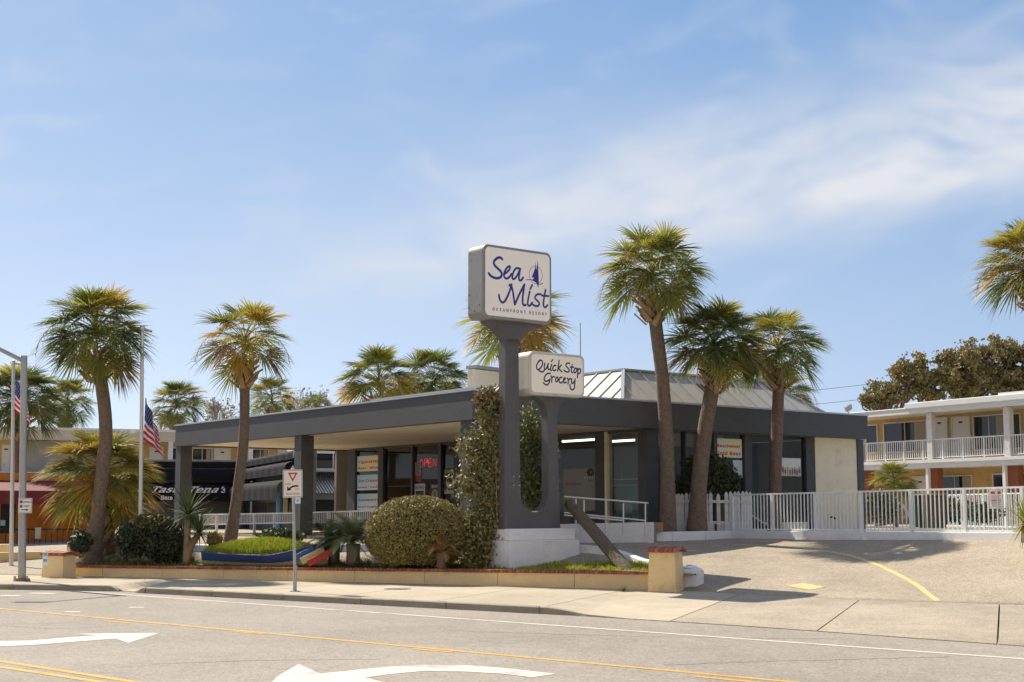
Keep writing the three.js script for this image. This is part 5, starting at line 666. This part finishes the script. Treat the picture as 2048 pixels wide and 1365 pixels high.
// cycads
function cycad(label, px, py, pyTop, D, R, n, m, seed) {
  const g = thing('cycad', label, 'cycad', 'cycads in the planter'), b = at(px, py, D); g.position.copy(b); const h = at(px, pyTop, D).y - b.y; mesh('trunk', limb([V(0, -0.1, 0), V(0, h * 0.5, 0), V(0, h, 0)], [R * 0.15, R * 0.14, R * 0.15], 12, 6), mat.bark, g); const r = rng(seed);
  const fg = [0, 1].map((k) => { const pos = [], col = []; const rr = rng(seed + k); let p = V(0, 0, 0), a = 0.75; const N = 34; const mid = []; for (let i = 0; i <= N; i++) { mid.push(p.clone()); p = p.clone().add(V(Math.cos(a), Math.sin(a), 0).multiplyScalar(1 / N)); a -= 0.042; } for (let i = 3; i < N; i++) { const L = 0.2 * Math.sin(Math.PI * Math.pow(i / N, 0.75)) + 0.03; for (const s of [-1, 1]) { const q = mid[i], d = mid[i + 1].clone().sub(q).normalize(), tip = q.clone().addScaledVector(d, L * 0.55).add(V(0, 0.04 * L / 0.2, s * L * 0.85)), w = d.clone().multiplyScalar(0.013), kk = 0.8 + rr() * 0.4; for (const v of [q.clone().sub(w), q.clone().add(w), tip]) { pos.push(v.x, v.y, v.z); col.push(kk, kk, kk); } } } for (let i = 0; i < N; i++) { const w = 0.008; for (const v of [mid[i].clone().add(V(0, 0, w)), mid[i].clone().add(V(0, 0, -w)), mid[i + 1]]) { pos.push(v.x, v.y, v.z); col.push(1.2, 1.1, 0.9); } } const gg = new THREE.BufferGeometry(); gg.setAttribute('position', new THREE.Float32BufferAttribute(pos, 3)); gg.setAttribute('color', new THREE.Float32BufferAttribute(col, 3)); gg.computeVertexNormals(); return gg; });
  for (let i = 0; i < n; i++) { const f = mesh('frond', fg[i % 2], m, g); f.scale.setScalar(R * (0.8 + r() * 0.35)); f.rotation.set(0, i * 2.4 + r() * 0.3, 0); f.rotateZ(lerp(-0.55, 0.75, (i + 0.5) / n)); f.position.set(0, h, 0); }
}
const cyM = leafM(0.12, 0.15, 0.06, 0.2), cyDead = leafM(0.42, 0.24, 0.09, 0.25);
cycad('green cycad with feathery fronds beside the dome hedge', 706, 1122, 1088, 33.9, 1.18, 34, cyM, 71); cycad('greyish cycad behind the red tip of the boat', 668, 1120, 1086, 34.6, 1.0, 30, cyM, 73); cycad('withered golden brown cycad in front of the dome hedge', 882, 1130, 1106, 32.5, 0.7, 22, cyDead, 75);
{ const g = thing('cycad_cone', 'round golden brown cycad cone behind the cycad fronds', 'cone'), p = at(657, 1062, 35.2); g.position.copy(p); mesh('body', new THREE.SphereGeometry(0.15, 18, 12).scale(1, 0.8, 1), grained(0.42, 0.24, 0.09, 0.95, 0.15), g); mesh('foot', limb([V(0, -0.6, 0), V(0, -0.3, 0), V(0, -0.05, 0)], [0.12, 0.1], 8, 4), mat.bark, g); }
// grass and weeds
const grassM = M(1, 1, 1, 0.7, { vertexColors: true, transmission: 0.45, thickness: 0, specularIntensity: 0.3, side: THREE.DoubleSide });
function grassPatch(name, label, pts, n, h, cols, seed) { const r = rng(seed), pos = [], col = []; for (let i = 0; i < n; i++) { const p = pts(r); if (!p) continue; const a = r() * 6.28, L = h * (0.5 + r()), w = 0.011 + r() * 0.012, lx = (r() - 0.5) * L * 0.9, lz = (r() - 0.5) * L * 0.9, c = cols[Math.floor(r() * cols.length)], k = 0.75 + r() * 0.5; for (const v of [[p.x - Math.cos(a) * w, p.y, p.z - Math.sin(a) * w], [p.x + Math.cos(a) * w, p.y, p.z + Math.sin(a) * w], [p.x + lx, p.y + L, p.z + lz]]) { pos.push(...v); col.push(c[0] * k, c[1] * k, c[2] * k); } } const g = new THREE.BufferGeometry(); g.setAttribute('position', new THREE.Float32BufferAttribute(pos, 3)); g.setAttribute('color', new THREE.Float32BufferAttribute(col, 3)); g.computeVertexNormals(); const m = mesh(numbered(name), g, grassM, scene); m.userData = { kind: 'stuff', label, category: 'grass' }; return m; }
const lush = [[0.42, 0.50, 0.05], [0.52, 0.55, 0.07], [0.30, 0.38, 0.04], [0.46, 0.44, 0.07]], weedy = [[0.2, 0.25, 0.04], [0.13, 0.17, 0.04], [0.28, 0.25, 0.08], [0.32, 0.34, 0.06]];
const soilSpot = (x0, x1, q0, q1, thresh, f = 1.2) => (r) => { const x = lerp(x0, x1, r()), D = backD(x) + lerp(q0, q1, r()); if (D > bkF(x) - 0.1 || fbm2(x * f, D * f, 3) < thresh) return null; return V(x, soilF(x, D) - 0.01, -D); };
grassPatch('planter_grass', 'bright weedy grass at the foot of the sign plinth inside the planter', soilSpot(-0.4, 3.2, 0.25, 2.6, -0.1, 2), 8000, 0.075, lush, 81);
grassPatch('planter_weeds', 'patchy low weeds on the planter soil', soilSpot(-11.5, -0.3, 0.25, 2.6, -0.02, 1.6), 12000, 0.11, weedy, 82);
{ const r = rng(15), pos = []; const g = thing('joint_weed', 'small dry weed tuft at the foot of the planter wall', 'weed'), p = onY(1248, 1183, 0.13); g.position.copy(p); mesh('tuft', bladeFan(40, 0.16, 0.012, [0.1, 1.2], 0.1, 5), leafM(0.28, 0.25, 0.08), g); }
// leaning dead palm trunk
{ const a = at(1138, 1008, 34), b = at(1262, 1150, 31.3); single('fallen_trunk', limb([a, a.clone().lerp(b, 0.35).add(V(0.02, 0, 0)), a.clone().lerp(b, 0.7), b], [0.13, 0.15, 0.155, 0.15], 14, 16), M(0.75, 0.85, 0.75, 0.95, { map: rep(barkTex, 0.7), bumpMap: barkBump, bumpScale: 0.02 }), 'dead grey palm trunk leaning against the back of the sign plinth', 'log'); }
// broad-leaved trees beyond the roofs
function tree(label, base, lumps, n, size, cols, seed, group, bare = false) {
  const g = thing(bare ? 'bare_tree' : 'oak_tree', label, 'tree', group); g.position.copy(base); const r = rng(seed), br = [], top = lumps.reduce((m, l) => Math.max(m, l[0].y), 0) - base.y, fork = V(0, top * 0.45, 0); mesh('trunk', limb([V(0, -0.3, 0), V(0.15, fork.y * 0.5, 0), fork], [top * 0.045, top * 0.035], 10, 8), mat.bark, g);
  lumps.forEach(([c, rad]) => { const e = c.clone().sub(base); br.push(limb([fork.clone().add(V(0, -0.5, 0)), fork.clone().lerp(e, 0.5).add(V((r() - 0.5) * 1.2, 0.5, 0)), e], [top * 0.025, top * 0.008], 6, 8, false)); for (let k = 0; k < (bare ? 40 : 16); k++) { const t = inEll(r, e, rad, 0.5, 0.25); if (!t) continue; const s = e.clone().lerp(fork, r() * 0.4); br.push(limb([s, s.clone().lerp(t, 0.5).add(V((r() - 0.5) * 0.8, (r() - 0.3) * 0.7, (r() - 0.5) * 0.8)), t], bare ? [0.035, 0.012] : [0.09, 0.025], 4, 5, false)); } }); mesh('branches', mergeGeometries(br), bare ? M(0.42, 0.36, 0.29, 0.9) : M(0.20, 0.17, 0.14, 0.95), g);
  const tot = lumps.reduce((s, [, rad]) => s + rad.x * rad.y, 0); const geos = lumps.map(([c, rad], i) => leafCloud(Math.round(n * rad.x * rad.y / tot), (q) => { const p = inEll(q, c, rad, 0.25, 0.5, 1.6); if (!p || fbm3(p.x * 0.6, p.y * 0.85, p.z * 0.6, 3) < -0.01) return null; return p.sub(base); }, size, cols, seed + i, 0.6)); mesh('crown', mergeGeometries(geos), cloudM, g);
}
const oakCols = [[0.26, 0.25, 0.075], [0.32, 0.27, 0.09], [0.36, 0.25, 0.09], [0.2, 0.21, 0.07], [0.42, 0.28, 0.11]];
{ const D = 96, e = (x, y, rx, ry, d = D) => [at(x, y, d), V(pxr(rx, d), pxr(ry, d), pxr((rx + ry) / 2, d))];
  tree('spreading olive brown oak behind the left part of the yellow motel wing', at(1800, 1040, D).setY(1.2), [e(1768, 790, 46, 30), e(1822, 752, 46, 44), e(1856, 775, 45, 34), e(1742, 800, 24, 16)], 36000, 0.1, oakCols, 401, 'oaks behind the motel');
  tree('tall broad oak behind the yellow motel wing', at(1960, 1040, D).setY(1.2), [e(1925, 745, 58, 56), e(1985, 722, 56, 50), e(1960, 770, 70, 40), e(1905, 720, 30, 24)], 62000, 0.1, oakCols, 411, 'oaks behind the motel');
  tree('wide oak behind the driveway end of the yellow motel wing', at(2080, 1040, D).setY(1.2), [e(2048, 740, 60, 52), e(2110, 730, 60, 56), e(2050, 775, 60, 34)], 54000, 0.1, oakCols, 421, 'oaks behind the motel');
  const bc = [[0.40, 0.33, 0.24], [0.32, 0.28, 0.19], [0.3, 0.3, 0.16]]; tree('pale leafless tree behind the motel roof beside the leaning palm', at(445, 1040, 130).setY(1), [e(445, 825, 44, 30, 130), e(425, 812, 22, 20, 130)], 900, 0.14, bc, 431, 'leafless trees behind the roofs', true); tree('pale leafless tree over the canopy fascia between distant palms', at(605, 1040, 130).setY(1), [e(600, 812, 42, 40, 130), e(640, 800, 26, 26, 130)], 1400, 0.14, bc, 441, 'leafless trees behind the roofs', true); }

// ---------------------------------------------------------------- boat, signs, poles, flags
{ // old rowing boat used as a planter
  const g = thing('planter_boat', 'old rowing boat painted blue, cream and red and filled with bright plants', 'boat'), D = 31.6, a = at(414, 1100, 36.0), b = at(655, 1092, 34.4); const c = a.clone().lerp(b, 0.5), L = Math.hypot(b.x - a.x, b.z - a.z), yaw = Math.atan2(-(b.z - a.z), b.x - a.x); g.position.set(c.x, 0, c.z); g.rotation.y = yaw;
  const base = soilF(c.x, -c.z) - 0.02, N = 26, half = (t) => 0.62 * Math.pow(Math.sin(Math.PI * clamp(0.06 + t * 0.94)), 0.55), sheer = (t) => 0.30 + 0.34 * Math.pow(Math.max(0, t - 0.62) / 0.38, 1.3) + 0.07 * Math.pow(1 - t, 3);
  const bands = [[0, 0.0, 0.35, M(0.62, 0.55, 0.28, 0.6, { map: rep(stainTex, 1) })], [0, 0.35, 1, M(0.035, 0.085, 0.25, 0.5, { map: rep(stainTex, 1) })]];
  const strake = (v0, v1, m, nm, side, off = 0) => { const pos = [], idx = []; for (let i = 0; i <= N; i++) { const t = i / N, x = (t - 0.5) * L; for (let j = 0; j <= 4; j++) { const v = lerp(v0, v1, j / 4), w = half(t) * (0.45 + 0.55 * Math.sqrt(v)) + off; pos.push(x, base + v * sheer(t) + 0.28 * Math.pow(Math.max(0, t - 0.6) / 0.4, 2) * (1 - v) * 0.4, side * w); } } for (let i = 0; i < N; i++) for (let j = 0; j < 4; j++) { const p = i * 5 + j, q = p + 5; side > 0 ? idx.push(p, q, p + 1, q, q + 1, p + 1) : idx.push(p, p + 1, q, q, p + 1, q + 1); } mesh(nm, metreUV(geoFrom(pos, idx)), m, g); };
  for (const s of [1, -1]) { strake(0, 0.42, M(0.58, 0.50, 0.25, 0.6), 'lower_strake', s); strake(0.42, 1, M(0.035, 0.08, 0.24, 0.5, { map: rep(stainTex, 1) }), 'upper_strake', s, 0.01); const pts = []; for (let i = 0; i <= N; i++) { const t = i / N; pts.push(V((t - 0.5) * L, base + sheer(t) + 0.01, s * (half(t) + 0.01))); } mesh('gunwale', limb(pts, [0.022, 0.022], 6, 40), M(0.05, 0.09, 0.2, 0.6), g); }
  // raised bow boards in blue, cream and red
  [[0.035, 0.09, 0.32], [0.55, 0.47, 0.22], [0.42, 0.02, 0.02]].forEach((cc, i) => { const p = at(588 + i * 14, 1120 + i * 4, 34.0 - i * 0.12), q = at(628 + i * 20, 1098 + i * 2, 34.1 - i * 0.12), gi = g.worldToLocal.bind(g); g.updateMatrixWorld(true); bar('bow_board', M(...cc, 0.5, { map: rep(stainTex, 0.8) }), g, gi(p), gi(q), 0.05, 0.17, 0.01); });
  const mound = (t, w) => base + 0.24 + 0.38 * Math.pow(Math.sin(Math.PI * clamp(t * 0.96 + 0.02)), 0.8) * Math.max(0, 1 - w * w * 2.4); { const pos = [], idx = []; for (let i = 0; i <= 30; i++) for (let j = 0; j <= 14; j++) { const t = 0.03 + i / 30 * 0.9, w = (j / 7 - 1) * half(t) * 0.95; pos.push((t - 0.5) * L, mound(t, w), w); } for (let i = 0; i < 30; i++) for (let j = 0; j < 14; j++) { const p = i * 15 + j, q = p + 15; idx.push(p, p + 1, q, q, p + 1, q + 1); } mesh('earth', metreUV(geoFrom(pos, idx)), mat.soil, g); }
  const cs = Math.cos(yaw), sn = Math.sin(yaw); grassPatch('boat_greens', 'mound of bright yellow green plants growing in the old boat', (r) => { const t = 0.03 + r() * 0.86, w = (r() * 2 - 1) * half(t) * 0.9, x = (t - 0.5) * L, y = mound(t, w) - 0.01; return V(c.x + x * cs + w * sn, y, c.z - x * sn + w * cs); }, 26000, 0.13, lush, 91);
}
function signPost(label, px, pyB, pyT, tilt) { }
{ // yield sign
  const base = onY(590, 1184, 0.13), D = -base.z, g = thing('pedestrian_sign', 'white yield to pedestrians sign with red triangle on a thin steel post', 'sign'); g.position.copy(base); const top = at(585.5, 935, D).sub(base); mesh('post', limb([V(0, 0, 0), top.clone().multiplyScalar(0.5), top], [0.033, 0.033], 10, 4), M(0.46, 0.45, 0.42, 0.5, { metalness: 0.4, map: rep(stainTex, 0.6) }), g); mesh('sleeve', new THREE.CylinderGeometry(0.043, 0.043, 0.55, 10), mat.metal, g).position.set(top.x * 0.08, 0.27, 0); mesh('base_plate', boxG(0.2, 0.02, 0.16), mat.metal, g).position.set(0, 0.01, 0); const cap = mesh('cap', new THREE.ConeGeometry(0.045, 0.09, 8), mat.alu, g); cap.position.copy(top);
  const a = at(566, 996, D).sub(base), b = at(606, 940, D).sub(base), w = b.x - a.x, h = b.y - a.y, rot = new THREE.Group(); rot.name = 'sign_board'; g.add(rot); rot.position.set((a.x + b.x) / 2, (a.y + b.y) / 2, 0.06); rot.rotation.set(0, 0.12, 0.02);
  const sh = new THREE.Shape(), r = 0.035, X = w / 2, Y = h / 2; sh.moveTo(-X + r, -Y); sh.lineTo(X - r, -Y); sh.quadraticCurveTo(X, -Y, X, -Y + r); sh.lineTo(X, Y - r); sh.quadraticCurveTo(X, Y, X - r, Y); sh.lineTo(-X + r, Y); sh.quadraticCurveTo(-X, Y, -X, Y - r); sh.lineTo(-X, -Y + r); sh.quadraticCurveTo(-X, -Y, -X + r, -Y); mesh('plate', new THREE.ExtrudeGeometry(sh, { depth: 0.006, bevelEnabled: false }), mat.alu, rot).position.z = -0.008;
  const face = printed(400, 560, (x, W, H) => { x.fillStyle = '#e8ddd6'; x.fillRect(0, 0, W, H); x.strokeStyle = '#1f1c1c'; x.lineWidth = 9; x.beginPath(); x.roundRect(14, 14, W - 28, H - 28, 26); x.stroke(); x.fillStyle = '#b3121b'; x.beginPath(); x.moveTo(102, 62); x.lineTo(298, 62); x.lineTo(200, 240); x.closePath(); x.fill(); x.fillStyle = '#eee2dc'; x.beginPath(); x.moveTo(148, 88); x.lineTo(252, 88); x.lineTo(200, 184); x.closePath(); x.fill(); x.fillStyle = '#b3121b'; x.font = 'bold 20px sans-serif'; x.textAlign = 'center'; x.fillText('YIELD', 200, 116); x.fillStyle = '#1c1a1a'; x.font = '52px sans-serif'; x.fillText('HERE', 100, 306); x.fillText('TO', 288, 412); x.save(); x.translate(200, 506); x.scale(0.86, 1.1); x.fillText('PEDESTRIANS', 0, 0); x.restore(); x.lineWidth = 34; x.strokeStyle = '#1c1a1a'; x.beginPath(); x.moveTo(312, 332); x.quadraticCurveTo(200, 316, 140, 378); x.stroke(); x.beginPath(); x.moveTo(88, 336); x.lineTo(84, 424); x.lineTo(178, 410); x.closePath(); x.fill(); }, 0.5);
  const f = new THREE.ShapeGeometry(sh, 6), p = f.attributes.position, uv = []; for (let i = 0; i < p.count; i++) uv.push(p.getX(i) / w + 0.5, p.getY(i) / h + 0.5); f.setAttribute('uv', new THREE.Float32BufferAttribute(uv, 2)); mesh('print', f, face, rot).position.z = 0.002;
  const t = at(596, 1002, D).sub(base); panel('tag', printed(64, 64, (x) => { x.fillStyle = '#cfd8e6'; x.fillRect(0, 0, 64, 64); x.fillStyle = '#8fa3bd'; x.fillRect(22, 16, 20, 32); }), g, 0.12, 0.13, t.x, t.y, 0.05);
}
{ // street light
  const base = onY(43, 1163, 0.13), D = -base.z, g = thing('street_light', 'grey steel street light pole with a long arm on the pavement', 'street light'); g.position.copy(base); const top = at(47.5, 712, D).sub(base); mesh('pole', limb([V(0, 0, 0), top.clone().multiplyScalar(0.5), top], [0.098, 0.085, 0.078], 16, 8), mat.metal, g); mesh('base_flange', metreUV(new THREE.CylinderGeometry(0.19, 0.22, 0.07, 8)), M(0.2, 0.14, 0.1, 0.8), g).position.y = 0.035; const j = at(45, 722, D).sub(base), e = at(-120, 640, D - 1.5).sub(base); mesh('arm', limb([j, j.clone().lerp(e, 0.5), e], [0.055, 0.045], 10, 6), mat.metal, g); const hd = mesh('lamp_head', boxG(0.7, 0.12, 0.26, 0.05), mat.metal, g); hd.position.copy(e).add(V(-0.3, 0.02, 0)); for (const s of [-1, 1]) mesh('bolt', new THREE.CylinderGeometry(0.03, 0.03, 0.09, 6), mat.metal, g).position.set(s * 0.15, 0.08, 0.08);
  const k = thing('street_name_sign', 'small white sign with red and green squares and black arrow on the light pole', 'sign'), c = at(49.5, 1012, D - 0.13), w = pxr(26, D), h = pxr(28, D); k.position.copy(c); box('plate', mat.alu, k, -w / 2 - 0.01, w / 2 + 0.01, -h / 2 - 0.01, h / 2 + 0.01, -0.012, -0.004, 0.003); panel('print', printed(256, 280, (x, W, H) => { x.fillStyle = '#e6e2da'; x.fillRect(0, 0, W, H); x.strokeStyle = '#222'; x.lineWidth = 5; x.strokeRect(10, 10, W - 20, H - 20); x.fillStyle = '#a3122c'; x.fillRect(26, 36, 52, 56); x.fillStyle = '#1f7a5c'; x.fillRect(26, 124, 52, 56); x.fillStyle = '#2a2a2a'; x.font = 'bold 52px sans-serif'; x.fillText('KINGS', 86, 84); x.fillText('HWY', 100, 170); x.fillRect(56, 214, 96, 18); x.beginPath(); x.moveTo(150, 198); x.lineTo(200, 223); x.lineTo(150, 248); x.fill(); }), k, w, h, 0, 0, 0);
}
const flagTex = canvasTex(520, 300, (x, W, H) => { for (let i = 0; i < 13; i++) { x.fillStyle = i % 2 ? '#e4dfe4' : '#b8142c'; x.fillRect(0, i * H / 13, W, H / 13 + 1); } x.fillStyle = '#1f2a63'; x.fillRect(0, 0, 210, H * 7 / 13); x.fillStyle = '#eef'; for (let r = 0; r < 9; r++) for (let c = 0; c < (r % 2 ? 5 : 6); c++) { const cx = 18 + c * 35 + (r % 2 ? 17 : 0), cy = 12 + r * 17.4; x.beginPath(); for (let k = 0; k < 10; k++) { const a = k * Math.PI / 5 - Math.PI / 2, q = k % 2 ? 3 : 7; x[k ? 'lineTo' : 'moveTo'](cx + Math.cos(a) * q, cy + Math.sin(a) * q); } x.fill(); } });
function flagpole(poleLabel, flagLabel, px, pyB, pyT, D, w, fy0, fy1, seed, ball) {
  const b = at(px - 2, pyB, D), t = at(px + 1, pyT, D), g = thing('flagpole', poleLabel, 'flagpole', null); g.position.copy(b); const top = t.clone().sub(b); mesh('pole', limb([V(0, -0.6, 0), top.clone().multiplyScalar(0.5), top], [pxr(w, D) / 2 * 1.1, pxr(w, D) / 2 * 0.8], 12, 6), mat.alu, g); mesh('finial', new THREE.SphereGeometry(ball, 14, 10), mat.alu, g).position.copy(top); mesh('truck', new THREE.CylinderGeometry(0.03, 0.03, 0.3, 8).rotateZ(1.4), mat.metal, g).position.copy(top).add(V(0.12, -0.06, 0));
  const f = single('flag', new THREE.BufferGeometry(), M(1, 1, 1, 0.8, { map: flagTex, transmission: 0.25, thickness: 0, side: THREE.DoubleSide }), flagLabel, 'flag'); const hoist = pxr((fy1 - fy0) * 0.74, D), pos = [], uv = [], idx = [], NU = 36, NV = 18, A = at(px + 1 + w * 0.5, fy0, D);
  for (let i = 0; i <= NU; i++) for (let j = 0; j <= NV; j++) { const u = i / NU, v = j / NV, x = 0.62 * Math.pow(u, 0.75) * hoist * (0.5 + 0.35 * v), fall = u * hoist * (0.78), z = Math.sin(u * 13 + v * 2.2) * 0.10 * hoist * (0.3 + u) ; pos.push(A.x + x + Math.sin(u * 13 + 1.5 + v) * 0.03, A.y - v * hoist * (1 - 0.18 * u) - fall * (1 - 0.2 * v), A.z + z); uv.push(u, 1 - v); }
  for (let i = 0; i < NU; i++) for (let j = 0; j < NV; j++) { const p = i * (NV + 1) + j, q = p + NV + 1; idx.push(p, q, p + 1, q, q + 1, p + 1); } f.geometry = geoFrom(pos, idx, uv);
}
flagpole('slim flagpole beside the street light pole', 'flag of stars and stripes hanging beside the street light pole', 25, 1105, 724, 40.5, 8, 750, 850, 1, 0.05);
flagpole('flagpole with a ball top between the short bushy palm and the canopy', 'flag of stars and stripes hanging on the pole by the bushy palm', 283, 1060, 657, 37.0, 8.5, 795, 912, 2, 0.085);
// overhead wires far behind
for (const [y0, y1, label] of [[808, 795, 'upper thin overhead wire running behind the metal roof to the oaks'], [780, 766, 'lower thin overhead wire running behind the slim palm to the oaks']]) { const a = at(1560, y0 + 6, 75), b = at(1760, y1, 75); single('overhead_wire', limb([a, a.clone().lerp(b, 0.5).add(V(0, -0.05, 0)), b], [0.012, 0.012], 5, 8), mat.rubber, label, 'wire'); }

renderer.render(scene, camera);
